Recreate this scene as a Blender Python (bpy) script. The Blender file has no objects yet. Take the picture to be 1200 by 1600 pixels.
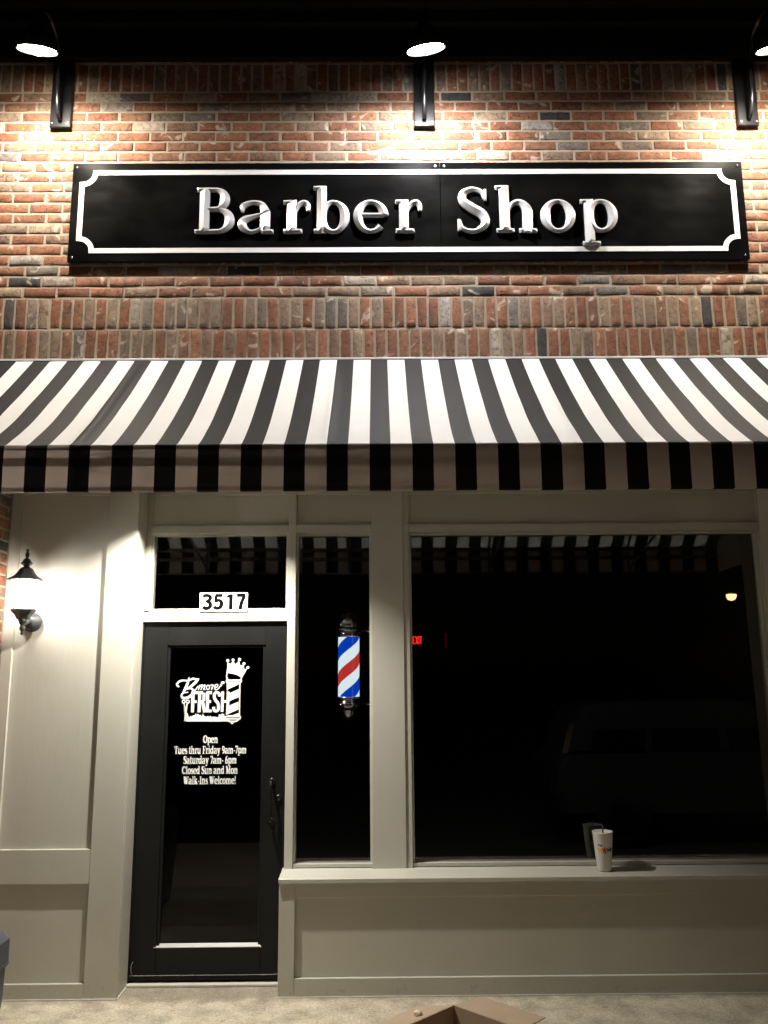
import bpy, bmesh, math, random
from mathutils import Vector, Matrix, noise as mnoise
from mathutils.geometry import tessellate_polygon

random.seed(11)
R = math.radians
S = bpy.context.scene
COL = S.collection

# ------------------------------------------------------------------ camera
cd = bpy.data.cameras.new("camera")
cam = bpy.data.objects.new("camera", cd)
COL.objects.link(cam)
cd.sensor_fit = 'VERTICAL'
cd.sensor_height = 36.0
cd.lens = 36.0 * 1294.0 / 1600.0
cd.clip_start = 0.05
cd.clip_end = 600
PITCH, YAW, ROLL = 0.18127354, 0.00735947, 0.00737937
CAM = Vector((0, -4.9, 1.93))
fw = Vector((math.sin(YAW) * math.cos(PITCH), math.cos(YAW) * math.cos(PITCH), math.sin(PITCH)))
rt = Vector((math.cos(YAW), -math.sin(YAW), 0))
up = rt.cross(fw)
rt2 = rt * math.cos(ROLL) - up * math.sin(ROLL)
up2 = rt * math.sin(ROLL) + up * math.cos(ROLL)
m = Matrix((rt2, up2, -fw)).transposed().to_4x4()
m.translation = CAM
cam.matrix_world = m
S.camera = cam

# ------------------------------------------------------------------ world / exposure (night)
w = bpy.data.worlds.new("World")
S.world = w
w.use_nodes = True
wn = w.node_tree.nodes
bg = wn["Background"]
sky = wn.new("ShaderNodeTexSky")
sky.sky_type = 'NISHITA'
sky.sun_disc = False
sky.sun_elevation = R(-4)
sky.sun_rotation = R(200)
w.node_tree.links.new(sky.outputs[0], bg.inputs[0])
bg.inputs[1].default_value = 0.02

S.view_settings.view_transform = 'Standard'
S.view_settings.look = 'None'
S.view_settings.exposure = 0.0
S.view_settings.gamma = 1.0
S.view_settings.use_curve_mapping = False
S.cycles.use_denoising = True
S.cycles.max_bounces = 8
S.cycles.sample_clamp_indirect = 6.0
S.cycles.caustics_reflective = False
S.cycles.caustics_refractive = False

E_GOOSE = 75.0       # emission of the disc standing for each sign lamp's lit inside
E_LANTERN = 350.0     # emission of the wall lantern bulb
E_SPOT = 11000.0        # bare bulb face inside each sign lamp
P_CANOPY = 124.0      # downlight over the door
P_FILL = 3000.0       # added fill lamps behind the camera

# ------------------------------------------------------------------ materials
def newmat(name):
    mt = bpy.data.materials.new(name)
    mt.use_nodes = True
    nt = mt.node_tree
    return mt, nt, nt.nodes["Principled BSDF"]

def pmat(name, col, rough=0.5, metal=0.0, var=0.0, vscale=3.0, bump=0.0, bscale=60.0, spec=None, stretch=None, rvar=0.0):
    mt, nt, p = newmat(name)
    N, L = nt.nodes, nt.links
    p.inputs["Base Color"].default_value = (*col, 1)
    p.inputs["Roughness"].default_value = rough
    p.inputs["Metallic"].default_value = metal
    if spec is not None:
        p.inputs["Specular IOR Level"].default_value = spec
    tc = N.new("ShaderNodeTexCoord")
    mp = N.new("ShaderNodeMapping")
    L.new(tc.outputs["Object"], mp.inputs[0])
    if stretch:
        mp.inputs["Scale"].default_value = stretch
    if var or rvar:
        n = N.new("ShaderNodeTexNoise")
        n.inputs["Scale"].default_value = vscale
        n.inputs["Detail"].default_value = 6
        L.new(mp.outputs[0], n.inputs[0])
        if var:
            mx = N.new("ShaderNodeMix"); mx.data_type = 'RGBA'
            mx.inputs[6].default_value = (*[c * (1 - var) for c in col], 1)
            mx.inputs[7].default_value = (*[min(1, c * (1 + var)) for c in col], 1)
            L.new(n.outputs[0], mx.inputs[0])
            L.new(mx.outputs[2], p.inputs["Base Color"])
        if rvar:
            mr = N.new("ShaderNodeMapRange")
            mr.inputs[1].default_value = 0.3; mr.inputs[2].default_value = 0.7
            mr.inputs[3].default_value = max(0.02, rough - rvar); mr.inputs[4].default_value = min(1, rough + rvar)
            L.new(n.outputs[0], mr.inputs[0]); L.new(mr.outputs[0], p.inputs["Roughness"])
    if bump:
        n2 = N.new("ShaderNodeTexNoise")
        n2.inputs["Scale"].default_value = bscale
        n2.inputs["Detail"].default_value = 5
        L.new(mp.outputs[0], n2.inputs[0])
        b = N.new("ShaderNodeBump")
        b.inputs["Strength"].default_value = bump
        b.inputs["Distance"].default_value = 0.004
        L.new(n2.outputs[0], b.inputs["Height"])
        L.new(b.outputs[0], p.inputs["Normal"])
    return mt

def emat(name, col, strength):
    mt, nt, p = newmat(name)
    nt.nodes.remove(p)
    e = nt.nodes.new("ShaderNodeEmission")
    e.inputs[0].default_value = (*col, 1)
    e.inputs[1].default_value = strength
    nt.links.new(e.outputs[0], nt.nodes["Material Output"].inputs[0])
    return mt

def brick_mat():
    mt, nt, p = newmat("brick")
    N, L = nt.nodes, nt.links
    at = N.new("ShaderNodeAttribute"); at.attribute_name = "bcol"
    tc = N.new("ShaderNodeTexCoord")
    n1 = N.new("ShaderNodeTexNoise"); n1.inputs["Scale"].default_value = 38; n1.inputs["Detail"].default_value = 8
    n1.inputs["Roughness"].default_value = 0.7
    L.new(tc.outputs["Object"], n1.inputs[0])
    mr = N.new("ShaderNodeMapRange")
    mr.inputs[1].default_value = 0.3; mr.inputs[2].default_value = 0.7
    mr.inputs[3].default_value = 0.62; mr.inputs[4].default_value = 1.3
    L.new(n1.outputs[0], mr.inputs[0])
    mul = N.new("ShaderNodeVectorMath"); mul.operation = 'SCALE'
    L.new(at.outputs["Color"], mul.inputs[0]); L.new(mr.outputs[0], mul.inputs["Scale"])
    # pale lime smears on some bricks
    n2 = N.new("ShaderNodeTexNoise"); n2.inputs["Scale"].default_value = 9; n2.inputs["Detail"].default_value = 5
    n2.inputs["Distortion"].default_value = 1.2
    L.new(tc.outputs["Object"], n2.inputs[0])
    mr2 = N.new("ShaderNodeMapRange")
    mr2.inputs[1].default_value = 0.622; mr2.inputs[2].default_value = 0.66
    L.new(n2.outputs[0], mr2.inputs[0])
    fac = N.new("ShaderNodeMath"); fac.operation = 'MULTIPLY'; fac.inputs[1].default_value = 0.75
    L.new(mr2.outputs[0], fac.inputs[0])
    mx = N.new("ShaderNodeMix"); mx.data_type = 'RGBA'
    L.new(fac.outputs[0], mx.inputs[0])
    L.new(mul.outputs[0], mx.inputs[6])
    mx.inputs[7].default_value = (0.46, 0.39, 0.32, 1)
    # dark kiln blotches
    n3 = N.new("ShaderNodeTexNoise"); n3.inputs["Scale"].default_value = 14; n3.inputs["Detail"].default_value = 4
    mp3 = N.new("ShaderNodeMapping"); mp3.inputs["Location"].default_value = (7, 3, 5)
    L.new(tc.outputs["Object"], mp3.inputs[0]); L.new(mp3.outputs[0], n3.inputs[0])
    mr3 = N.new("ShaderNodeMapRange")
    mr3.inputs[1].default_value = 0.6; mr3.inputs[2].default_value = 0.72
    mr3.inputs[3].default_value = 0.0; mr3.inputs[4].default_value = 0.65
    L.new(n3.outputs[0], mr3.inputs[0])
    mx2 = N.new("ShaderNodeMix"); mx2.data_type = 'RGBA'
    L.new(mr3.outputs[0], mx2.inputs[0]); L.new(mx.outputs[2], mx2.inputs[6])
    mx2.inputs[7].default_value = (0.09, 0.075, 0.065, 1)
    p.inputs["Roughness"].default_value = 0.78
    p.inputs["Specular IOR Level"].default_value = 0.3
    # texture: grain plus cracks
    v = N.new("ShaderNodeTexVoronoi"); v.feature = 'DISTANCE_TO_EDGE'; v.inputs["Scale"].default_value = 17
    nd = N.new("ShaderNodeVectorMath"); nd.operation = 'ADD'
    sc = N.new("ShaderNodeVectorMath"); sc.operation = 'SCALE'; sc.inputs["Scale"].default_value = 0.09
    n5 = N.new("ShaderNodeTexNoise"); n5.inputs["Scale"].default_value = 16; n5.inputs["Detail"].default_value = 3
    L.new(tc.outputs["Object"], n5.inputs[0]); L.new(n5.outputs["Color"], sc.inputs[0])
    L.new(tc.outputs["Object"], nd.inputs[0]); L.new(sc.outputs[0], nd.inputs[1]); L.new(nd.outputs[0], v.inputs[0])
    mv = N.new("ShaderNodeMapRange"); mv.inputs[1].default_value = 0.0; mv.inputs[2].default_value = 0.045
    L.new(v.outputs["Distance"], mv.inputs[0])
    gate = N.new("ShaderNodeMapRange"); gate.inputs[1].default_value = 0.5; gate.inputs[2].default_value = 0.56
    L.new(n2.outputs[0], gate.inputs[0])
    gx = N.new("ShaderNodeMath"); gx.operation = 'MAXIMUM'
    L.new(mv.outputs[0], gx.inputs[0]); L.new(gate.outputs[0], gx.inputs[1])
    ck = N.new("ShaderNodeMapRange"); ck.inputs[3].default_value = .38; L.new(gx.outputs[0], ck.inputs[0])
    cks = N.new("ShaderNodeVectorMath"); cks.operation = 'SCALE'
    L.new(mx2.outputs[2], cks.inputs[0]); L.new(ck.outputs[0], cks.inputs["Scale"]); L.new(cks.outputs[0], p.inputs["Base Color"])
    add = N.new("ShaderNodeMath"); add.operation = 'MULTIPLY_ADD'; add.inputs[1].default_value = 0.55
    n6 = N.new("ShaderNodeTexNoise"); n6.inputs["Scale"].default_value = 130; n6.inputs["Detail"].default_value = 4
    L.new(tc.outputs["Object"], n6.inputs[0])
    L.new(n6.outputs[0], add.inputs[0]); L.new(gx.outputs[0], add.inputs[2])
    b = N.new("ShaderNodeBump"); b.inputs["Strength"].default_value = 0.6; b.inputs["Distance"].default_value = 0.004
    L.new(add.outputs[0], b.inputs["Height"]); L.new(b.outputs[0], p.inputs["Normal"])
    return mt

def awning_mat(name, white, dark, transl):
    mt, nt, p = newmat(name)
    N, L = nt.nodes, nt.links
    tc = N.new("ShaderNodeTexCoord")
    sx = N.new("ShaderNodeSeparateXYZ"); L.new(tc.outputs["Object"], sx.inputs[0])
    dv = N.new("ShaderNodeMath"); dv.operation = 'DIVIDE'; dv.inputs[1].default_value = 0.2088
    L.new(sx.outputs[0], dv.inputs[0])
    fr = N.new("ShaderNodeMath"); fr.operation = 'FRACT'; L.new(dv.outputs[0], fr.inputs[0])
    lt = N.new("ShaderNodeMath"); lt.operation = 'LESS_THAN'; lt.inputs[1].default_value = 0.505
    L.new(fr.outputs[0], lt.inputs[0])
    nz = N.new("ShaderNodeTexNoise"); nz.inputs["Scale"].default_value = 2.2; nz.inputs["Detail"].default_value = 5
    L.new(tc.outputs["Object"], nz.inputs[0])
    mrn = N.new("ShaderNodeMapRange"); mrn.inputs[3].default_value = 0.86; mrn.inputs[4].default_value = 1.1
    L.new(nz.outputs[0], mrn.inputs[0])
    mx = N.new("ShaderNodeMix"); mx.data_type = 'RGBA'
    mx.inputs[6].default_value = (*dark, 1); mx.inputs[7].default_value = (*white, 1)
    L.new(lt.outputs[0], mx.inputs[0])
    vs = N.new("ShaderNodeVectorMath"); vs.operation = 'SCALE'
    L.new(mx.outputs[2], vs.inputs[0]); L.new(mrn.outputs[0], vs.inputs["Scale"])
    L.new(vs.outputs[0], p.inputs["Base Color"])
    p.inputs["Roughness"].default_value = 0.6
    p.inputs["Specular IOR Level"].default_value = 0.25
    wv = N.new("ShaderNodeTexNoise"); wv.inputs["Scale"].default_value = 420; L.new(tc.outputs["Object"], wv.inputs[0])
    b = N.new("ShaderNodeBump"); b.inputs["Strength"].default_value = 0.25; b.inputs["Distance"].default_value = 0.002
    L.new(wv.outputs[0], b.inputs["Height"]); L.new(b.outputs[0], p.inputs["Normal"])
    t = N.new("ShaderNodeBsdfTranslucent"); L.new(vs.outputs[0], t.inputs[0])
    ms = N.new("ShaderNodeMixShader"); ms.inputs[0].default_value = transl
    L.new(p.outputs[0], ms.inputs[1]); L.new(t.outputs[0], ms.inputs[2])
    L.new(ms.outputs[0], N["Material Output"].inputs[0])
    return mt

def glass_mat(name, tint, refl=0.105):
    mt, nt, p = newmat(name)
    nt.nodes.remove(p)
    N, L = nt.nodes, nt.links
    tr = N.new("ShaderNodeBsdfTransparent"); tr.inputs[0].default_value = (*tint, 1)
    gl = N.new("ShaderNodeBsdfGlossy"); gl.inputs["Roughness"].default_value = 0.0
    gl.inputs[0].default_value = (0.9, 0.9, 0.9, 1)
    lw = N.new("ShaderNodeLayerWeight"); lw.inputs[0].default_value = 0.35
    mr = N.new("ShaderNodeMapRange")
    mr.inputs[3].default_value = refl; mr.inputs[4].default_value = 0.75
    pw = N.new("ShaderNodeMath"); pw.operation = 'POWER'; pw.inputs[1].default_value = 3.0
    L.new(lw.outputs["Facing"], pw.inputs[0]); L.new(pw.outputs[0], mr.inputs[0])
    ms = N.new("ShaderNodeMixShader")
    L.new(mr.outputs[0], ms.inputs[0]); L.new(tr.outputs[0], ms.inputs[1]); L.new(gl.outputs[0], ms.inputs[2])
    L.new(ms.outputs[0], N["Material Output"].inputs[0])
    return mt

def pole_mat():
    mt, nt, p = newmat("barber_stripes")
    nt.nodes.remove(p)
    N, L = nt.nodes, nt.links
    tc = N.new("ShaderNodeTexCoord"); sp = N.new("ShaderNodeSeparateXYZ"); L.new(tc.outputs["Object"], sp.inputs[0])
    at = N.new("ShaderNodeMath"); at.operation = 'ARCTAN2'
    ng = N.new("ShaderNodeMath"); ng.operation = 'MULTIPLY'; ng.inputs[1].default_value = -1
    L.new(sp.outputs[1], ng.inputs[0])
    L.new(sp.outputs[0], at.inputs[0]); L.new(ng.outputs[0], at.inputs[1])   # angle from the front
    a1 = N.new("ShaderNodeMath"); a1.operation = 'DIVIDE'; a1.inputs[1].default_value = 2 * math.pi
    L.new(at.outputs[0], a1.inputs[0])
    z1 = N.new("ShaderNodeMath"); z1.operation = 'DIVIDE'; z1.inputs[1].default_value = 0.355
    L.new(sp.outputs[2], z1.inputs[0])
    sb = N.new("ShaderNodeMath"); sb.operation = 'SUBTRACT'; L.new(z1.outputs[0], sb.inputs[0]); L.new(a1.outputs[0], sb.inputs[1])
    of = N.new("ShaderNodeMath"); of.operation = 'ADD'; of.inputs[1].default_value = 0.135 ; L.new(sb.outputs[0], of.inputs[0])
    fr = N.new("ShaderNodeMath"); fr.operation = 'FRACT'; L.new(of.outputs[0], fr.inputs[0])
    cr = N.new("ShaderNodeValToRGB"); cr.color_ramp.interpolation = 'CONSTANT'
    els = cr.color_ramp.elements
    els[0].position = 0.0; els[0].color = (0.82, 0.055, 0.05, 1)
    els[1].position = 0.25; els[1].color = (1.25, 1.5, 1.6, 1)
    e = els.new(0.5); e.color = (0.0, 0.075, 0.80, 1)
    e = els.new(0.76); e.color = (1.25, 1.5, 1.6, 1)
    L.new(fr.outputs[0], cr.inputs[0])
    em = N.new("ShaderNodeEmission"); em.inputs[1].default_value = 1.15
    L.new(cr.outputs[0], em.inputs[0])
    L.new(em.outputs[0], N["Material Output"].inputs[0])
    return mt

def wear(mt, scale=1.7, lo=.56, hi=.74, amt=.17, tint=(0.30, 0.25, 0.18), low_scuff=False):
    """irregular dull marks and scuffs over a paint"""
    nt = mt.node_tree; N, L = nt.nodes, nt.links; p = N["Principled BSDF"]
    src = p.inputs["Base Color"].links[0].from_socket
    tc = N.new("ShaderNodeTexCoord")
    n = N.new("ShaderNodeTexNoise"); n.inputs["Scale"].default_value = scale; n.inputs["Detail"].default_value = 10; n.inputs["Roughness"].default_value = .72
    L.new(tc.outputs["Object"], n.inputs[0])
    mr = N.new("ShaderNodeMapRange"); mr.inputs[1].default_value = lo; mr.inputs[2].default_value = hi; mr.inputs[4].default_value = amt
    L.new(n.outputs[0], mr.inputs[0]); f = mr.outputs[0]
    if low_scuff:      # splash marks: speckles, denser near the pavement
        sp = N.new("ShaderNodeSeparateXYZ"); L.new(tc.outputs["Object"], sp.inputs[0])
        hz = N.new("ShaderNodeMapRange"); hz.inputs[1].default_value = .02; hz.inputs[2].default_value = .30; hz.inputs[3].default_value = .62; hz.inputs[4].default_value = .86
        L.new(sp.outputs[2], hz.inputs[0])
        n2 = N.new("ShaderNodeTexNoise"); n2.inputs["Scale"].default_value = 34; n2.inputs["Detail"].default_value = 6; L.new(tc.outputs["Object"], n2.inputs[0])
        gt = N.new("ShaderNodeMath"); gt.operation = 'GREATER_THAN'; L.new(n2.outputs[0], gt.inputs[0]); L.new(hz.outputs[0], gt.inputs[1])
        ml = N.new("ShaderNodeMath"); ml.operation = 'MULTIPLY_ADD'; ml.inputs[1].default_value = .3; L.new(gt.outputs[0], ml.inputs[0]); L.new(f, ml.inputs[2]); f = ml.outputs[0]
    mx = N.new("ShaderNodeMix"); mx.data_type = 'RGBA'
    L.new(f, mx.inputs[0]); L.new(src, mx.inputs[6]); mx.inputs[7].default_value = (*tint, 1)
    L.new(mx.outputs[2], p.inputs["Base Color"])

M = {}
M['brick'] = brick_mat()
M['mortar'] = pmat("mortar", (0.34, 0.28, 0.21), 0.95, var=0.25, vscale=20, bump=0.9, bscale=70)
M['cornice'] = pmat("black_cornice_paint", (0.006, 0.006, 0.006), 0.8, spec=0.15)
M['wood'] = pmat("greige_painted_wood", (0.475, 0.46, 0.40), 0.5, var=0.08, vscale=2.5, bump=0.16, bscale=45, stretch=(1, 1, 0.12), rvar=0.1)
wear(M['wood'], low_scuff=True)
M['door'] = pmat("charcoal_door_paint", (0.0085, 0.009, 0.0088), 0.45, spec=0.2, var=0.15, bump=0.08, bscale=90, rvar=0.06)
M['black_gloss'] = pmat("black_gloss_metal", (0.010, 0.010, 0.011), 0.24, spec=0.3, rvar=0.04)
M['plate'] = pmat("black_plate", (0.009, 0.009, 0.010), 0.30, spec=0.12)
M['board'] = pmat("sign_board_black", (0.0035, 0.0035, 0.0035), 0.17, var=0.95, vscale=2.6, spec=0.2, rvar=0.06, stretch=(1, 1, 2.2))
M['border'] = pmat("sign_border_white", (0.72, 0.72, 0.74), 0.35)
M['letter'] = pmat("letter_silver", (0.46, 0.46, 0.475), 0.27, metal=0.1, spec=0.7)
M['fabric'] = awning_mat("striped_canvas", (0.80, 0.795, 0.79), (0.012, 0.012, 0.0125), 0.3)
M['valance'] = awning_mat("striped_canvas_warm_lit", (0.82, 0.69, 0.615), (0.012, 0.012, 0.012), 0.55)  # same canvas; the warm light on it is tinted into the pale stripes
M['frame'] = pmat("awning_frame_steel", (0.22, 0.22, 0.22), 0.4, metal=0.8)
M['glass'] = glass_mat("window_glass", (0.6, 0.6, 0.6))
M['doorglass'] = glass_mat('door_glass', (0.35, 0.35, 0.35), 0.018)
M['lanternglass'] = glass_mat("lantern_glass", (0.95, 0.95, 0.93))
mt_, nt_, p_ = newmat("milky_lantern_glass")
nt_.nodes.remove(p_)
a_ = nt_.nodes.new("ShaderNodeBsdfTransparent"); b_ = nt_.nodes.new("ShaderNodeBsdfTranslucent"); c_m = nt_.nodes.new("ShaderNodeMixShader")
b_.inputs[0].default_value = (.9, .9, .9, 1); c_m.inputs[0].default_value = .14
nt_.links.new(a_.outputs[0], c_m.inputs[1]); nt_.links.new(b_.outputs[0], c_m.inputs[2]); nt_.links.new(c_m.outputs[0], nt_.nodes["Material Output"].inputs[0])
M['milky'] = mt_
M['steel'] = pmat("brushed_steel", (0.55, 0.55, 0.54), 0.25, metal=1.0, rvar=0.1)
M['ledge'] = pmat("dull_aluminium", (0.6, 0.6, 0.6), 0.38, metal=0.9)
M['chrome'] = pmat("chrome", (0.6, 0.6, 0.62), 0.08, metal=1.0)
M['vinyl'] = pmat("white_vinyl", (0.8, 0.8, 0.78), 0.5)
M['vinylgrey'] = pmat("grey_vinyl", (0.42, 0.42, 0.41), 0.5)
M['ink'] = pmat("black_ink", (0.004, 0.004, 0.004), 0.9, spec=0.0)
M['iron'] = pmat("grey_black_iron", (0.05, 0.052, 0.055), 0.5, metal=0.3, bump=0.2, bscale=120)
M['lens'] = emat("lit_shade_disc", (1.0, 0.90, 0.76), E_GOOSE)
M['spot'] = emat("lamp_bulb_face", (1.0, 0.90, 0.76), E_SPOT)
M['spot_cool'] = emat("lamp_bulb_face_cool", (1.0, 0.965, 0.95), E_SPOT)
M['shade_disc_cool'] = emat("lit_shade_disc_cool", (1.0, 0.965, 0.95), E_GOOSE)
M['bulb'] = emat("lantern_bulb", (1.0, 0.93, 0.85), E_LANTERN)
M['canlens'] = emat("can_lens", (1.0, 0.9, 0.72), 30)
M['pole'] = pole_mat()
M['exitred'] = emat("exit_red", (1.0, 0.03, 0.02), 2.2)
M['exitglow'] = emat("exit_edge_red", (0.8, 0.01, 0.01), 0.05)
M['exitpanel'] = glass_mat("exit_acrylic", (0.8, 0.8, 0.8))
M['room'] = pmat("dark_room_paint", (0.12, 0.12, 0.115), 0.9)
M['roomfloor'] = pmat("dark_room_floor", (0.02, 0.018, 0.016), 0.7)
M['cup'] = pmat("white_foam", (0.62, 0.60, 0.56), 0.6, bump=0.1, bscale=150)
M['straw'] = pmat("dark_red_straw", (0.10, 0.02, 0.02), 0.35)
M['card'] = pmat("cardboard", (0.40, 0.295, 0.205), 0.8, var=0.12, vscale=8, bump=0.15, bscale=120)
M['paper'] = pmat("crumpled_paper", (0.75, 0.68, 0.5), 0.8)
M['bin'] = pmat("grey_bin_plastic", (0.075, 0.08, 0.10), 0.45, bump=0.1, bscale=90)
M['asphalt'] = pmat("asphalt", (0.045, 0.045, 0.045), 0.9, var=0.3, vscale=5, bump=0.8, bscale=60)
M['paint'] = pmat("road_paint", (0.6, 0.6, 0.55), 0.7, var=0.15, vscale=12)
M['lot'] = emat("lot_and_fill_lamp", (1.0, 0.50, 0.22), 24)
M['galv'] = pmat("galvanised_pole", (0.05, 0.05, 0.05), 0.5, metal=0.6)
M['threshold'] = pmat("threshold_paint", (0.6, 0.57, 0.5), 0.45, var=0.1, vscale=10)

def concrete():
    mt, nt, p = newmat("concrete")
    N, L = nt.nodes, nt.links
    tc = N.new("ShaderNodeTexCoord")
    a = N.new("ShaderNodeTexNoise"); a.inputs["Scale"].default_value = 5.5; a.inputs["Detail"].default_value = 9; a.inputs["Roughness"].default_value = 0.65
    b = N.new("ShaderNodeTexNoise"); b.inputs["Scale"].default_value = 70; b.inputs["Detail"].default_value = 5
    L.new(tc.outputs["Object"], a.inputs[0]); L.new(tc.outputs["Object"], b.inputs[0])
    r = N.new("ShaderNodeValToRGB")
    r.color_ramp.elements[0].position = 0.32; r.color_ramp.elements[0].color = (0.30, 0.265, 0.20, 1)
    r.color_ramp.elements[1].position = 0.62; r.color_ramp.elements[1].color = (0.57, 0.505, 0.385, 1)
    L.new(a.outputs[0], r.inputs[0])
    mr = N.new("ShaderNodeMapRange"); mr.inputs[1].default_value = 0.3; mr.inputs[2].default_value = 0.7; mr.inputs[3].default_value = 0.72; mr.inputs[4].default_value = 1.22
    L.new(b.outputs[0], mr.inputs[0])
    s = N.new("ShaderNodeVectorMath"); s.operation = 'SCALE'; L.new(r.outputs[0], s.inputs[0]); L.new(mr.outputs[0], s.inputs["Scale"])
    # grime that gathers against the wall, and a few dark spots of gum and oil
    sp = N.new("ShaderNodeSeparateXYZ"); L.new(tc.outputs["Object"], sp.inputs[0])
    n3 = N.new("ShaderNodeTexNoise"); n3.inputs["Scale"].default_value = 12; n3.inputs["Detail"].default_value = 8; L.new(tc.outputs["Object"], n3.inputs[0])
    e1 = N.new("ShaderNodeMath"); e1.operation = 'MULTIPLY_ADD'; e1.inputs[1].default_value = .22; L.new(n3.outputs[0], e1.inputs[0]); L.new(sp.outputs[1], e1.inputs[2])
    e2 = N.new("ShaderNodeMapRange"); e2.inputs[1].default_value = .44; e2.inputs[2].default_value = .54; e2.inputs[4].default_value = .45; L.new(e1.outputs[0], e2.inputs[0])
    vo = N.new("ShaderNodeTexVoronoi"); vo.inputs["Scale"].default_value = 4.5; L.new(tc.outputs["Object"], vo.inputs[0])
    e3 = N.new("ShaderNodeMath"); e3.operation = 'LESS_THAN'; e3.inputs[1].default_value = .085; L.new(vo.outputs["Distance"], e3.inputs[0])
    e4 = N.new("ShaderNodeMath"); e4.operation = 'MULTIPLY_ADD'; e4.inputs[1].default_value = .35; e4.use_clamp = True; L.new(e3.outputs[0], e4.inputs[0]); L.new(e2.outputs[0], e4.inputs[2])
    mx = N.new("ShaderNodeMix"); mx.data_type = 'RGBA'; L.new(e4.outputs[0], mx.inputs[0]); L.new(s.outputs[0], mx.inputs[6]); mx.inputs[7].default_value = (.09, .075, .055, 1)
    L.new(mx.outputs[2], p.inputs["Base Color"]); p.inputs["Roughness"].default_value = 0.85
    bp = N.new("ShaderNodeBump"); bp.inputs["Strength"].default_value = 0.4; bp.inputs["Distance"].default_value = 0.004
    L.new(b.outputs[0], bp.inputs["Height"]); L.new(bp.outputs[0], p.inputs["Normal"])
    return mt
M['concrete'] = concrete()

# ------------------------------------------------------------------ mesh builder
class MB:
    def __init__(self):
        self.v = []; self.f = []; self.mi = []; self.mats = []; self.sm = []; self.col = []
    def mat(self, mt):
        if mt not in self.mats: self.mats.append(mt)
        return self.mats.index(mt)
    def face(self, idx, mt, smooth=False, col=None):
        self.f.append(tuple(idx)); self.mi.append(self.mat(mt)); self.sm.append(smooth); self.col.append(col)
    def add(self, vs, fs, mt, smooth=False, col=None):
        b = len(self.v); self.v += [tuple(p) for p in vs]
        for f in fs: self.face([b + i for i in f], mt, smooth, col)
    def box(self, x0, x1, y0, y1, z0, z1, mt, bev=0.0):
        if bev <= 0:
            vs = [(x, y, z) for x in (x0, x1) for y in (y0, y1) for z in (z0, z1)]
            self.add(vs, [(0, 1, 3, 2), (4, 6, 7, 5), (0, 4, 5, 1), (2, 3, 7, 6), (0, 2, 6, 4), (1, 5, 7, 3)], mt)
            return self
        bm = bmesh.new()
        bmesh.ops.create_cube(bm, size=1)
        for v in bm.verts:
            v.co = Vector(((x0 + x1) / 2 + v.co.x * (x1 - x0), (y0 + y1) / 2 + v.co.y * (y1 - y0), (z0 + z1) / 2 + v.co.z * (z1 - z0)))
        bmesh.ops.bevel(bm, geom=bm.edges[:], offset=bev, segments=2, affect='EDGES', profile=0.5)
        bm.verts.index_update()
        self.add([v.co for v in bm.verts], [[v.index for v in f.verts] for f in bm.faces], mt)
        bm.free(); return self
    def tube(self, pts, r, mt, n=12, caps=True, radii=None):
        pts = [Vector(p) for p in pts]; base = len(self.v); rings = []
        ref = Vector((0, 0, 1))
        if abs((pts[1] - pts[0]).normalized().dot(ref)) > 0.9: ref = Vector((1, 0, 0))
        u = None
        for i, p in enumerate(pts):
            t = ((pts[min(i + 1, len(pts) - 1)] - pts[max(i - 1, 0)])).normalized()
            if u is None: u = t.cross(ref).normalized()
            else: u = (u - t * u.dot(t)).normalized()
            vv = t.cross(u)
            rr = radii[i] if radii else r
            ring = []
            for k in range(n):
                a = 2 * math.pi * k / n
                ring.append(len(self.v)); self.v.append(tuple(p + u * math.cos(a) * rr + vv * math.sin(a) * rr))
            rings.append(ring)
        for a, b in zip(rings, rings[1:]):
            for k in range(n):
                self.face((a[k], a[(k + 1) % n], b[(k + 1) % n], b[k]), mt, True)
        if caps:
            self.face(rings[0][::-1], mt); self.face(rings[-1], mt)
        return self
    def lathe(self, prof, c, mt, n=32, smooth=True, axis='Z', rot=0.0, xf=None):
        """prof: (radius, height) list about c"""
        rings = []
        for r, h in prof:
            ring = []
            for k in range(n):
                a = 2 * math.pi * k / n + rot
                if axis == 'Z': p = Vector((r * math.cos(a), r * math.sin(a), h))
                elif axis == 'Y': p = Vector((r * math.cos(a), h, r * math.sin(a)))
                if xf: p = xf @ p
                ring.append(len(self.v)); self.v.append((c[0] + p[0], c[1] + p[1], c[2] + p[2]))
            rings.append(ring)
        for a, b in zip(rings, rings[1:]):
            for k in range(n):
                self.face((a[k], a[(k + 1) % n], b[(k + 1) % n], b[k]), mt, smooth)
        self.face(rings[0][::-1], mt); self.face(rings[-1], mt)
        return self

def wloc(o):
    p = Vector((0, 0, 0))
    while o: p += o.location; o = o.parent
    return p

def build(name, mb, parent=None, loc=None, **props):
    me = bpy.data.meshes.new(name)
    o = bpy.data.objects.new(name, me)
    COL.objects.link(o)
    if parent: o.parent = parent
    if loc is not None: o.location = Vector(loc) - (wloc(parent) if parent else Vector((0, 0, 0)))
    off = wloc(o)
    me.from_pydata([(x - off.x, y - off.y, z - off.z) for x, y, z in mb.v], [], mb.f)
    for mt in mb.mats: me.materials.append(mt)
    for i, p in enumerate(me.polygons):
        p.material_index = mb.mi[i]; p.use_smooth = mb.sm[i]
    if any(c is not None for c in mb.col):
        ca = me.color_attributes.new("bcol", 'FLOAT_COLOR', 'CORNER')
        for i, p in enumerate(me.polygons):
            c = mb.col[i] or (0.3, 0.2, 0.15)
            for li in p.loop_indices: ca.data[li].color = (*c, 1)
    me.update()
    for k, v in props.items(): o[k] = v
    return o

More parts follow.
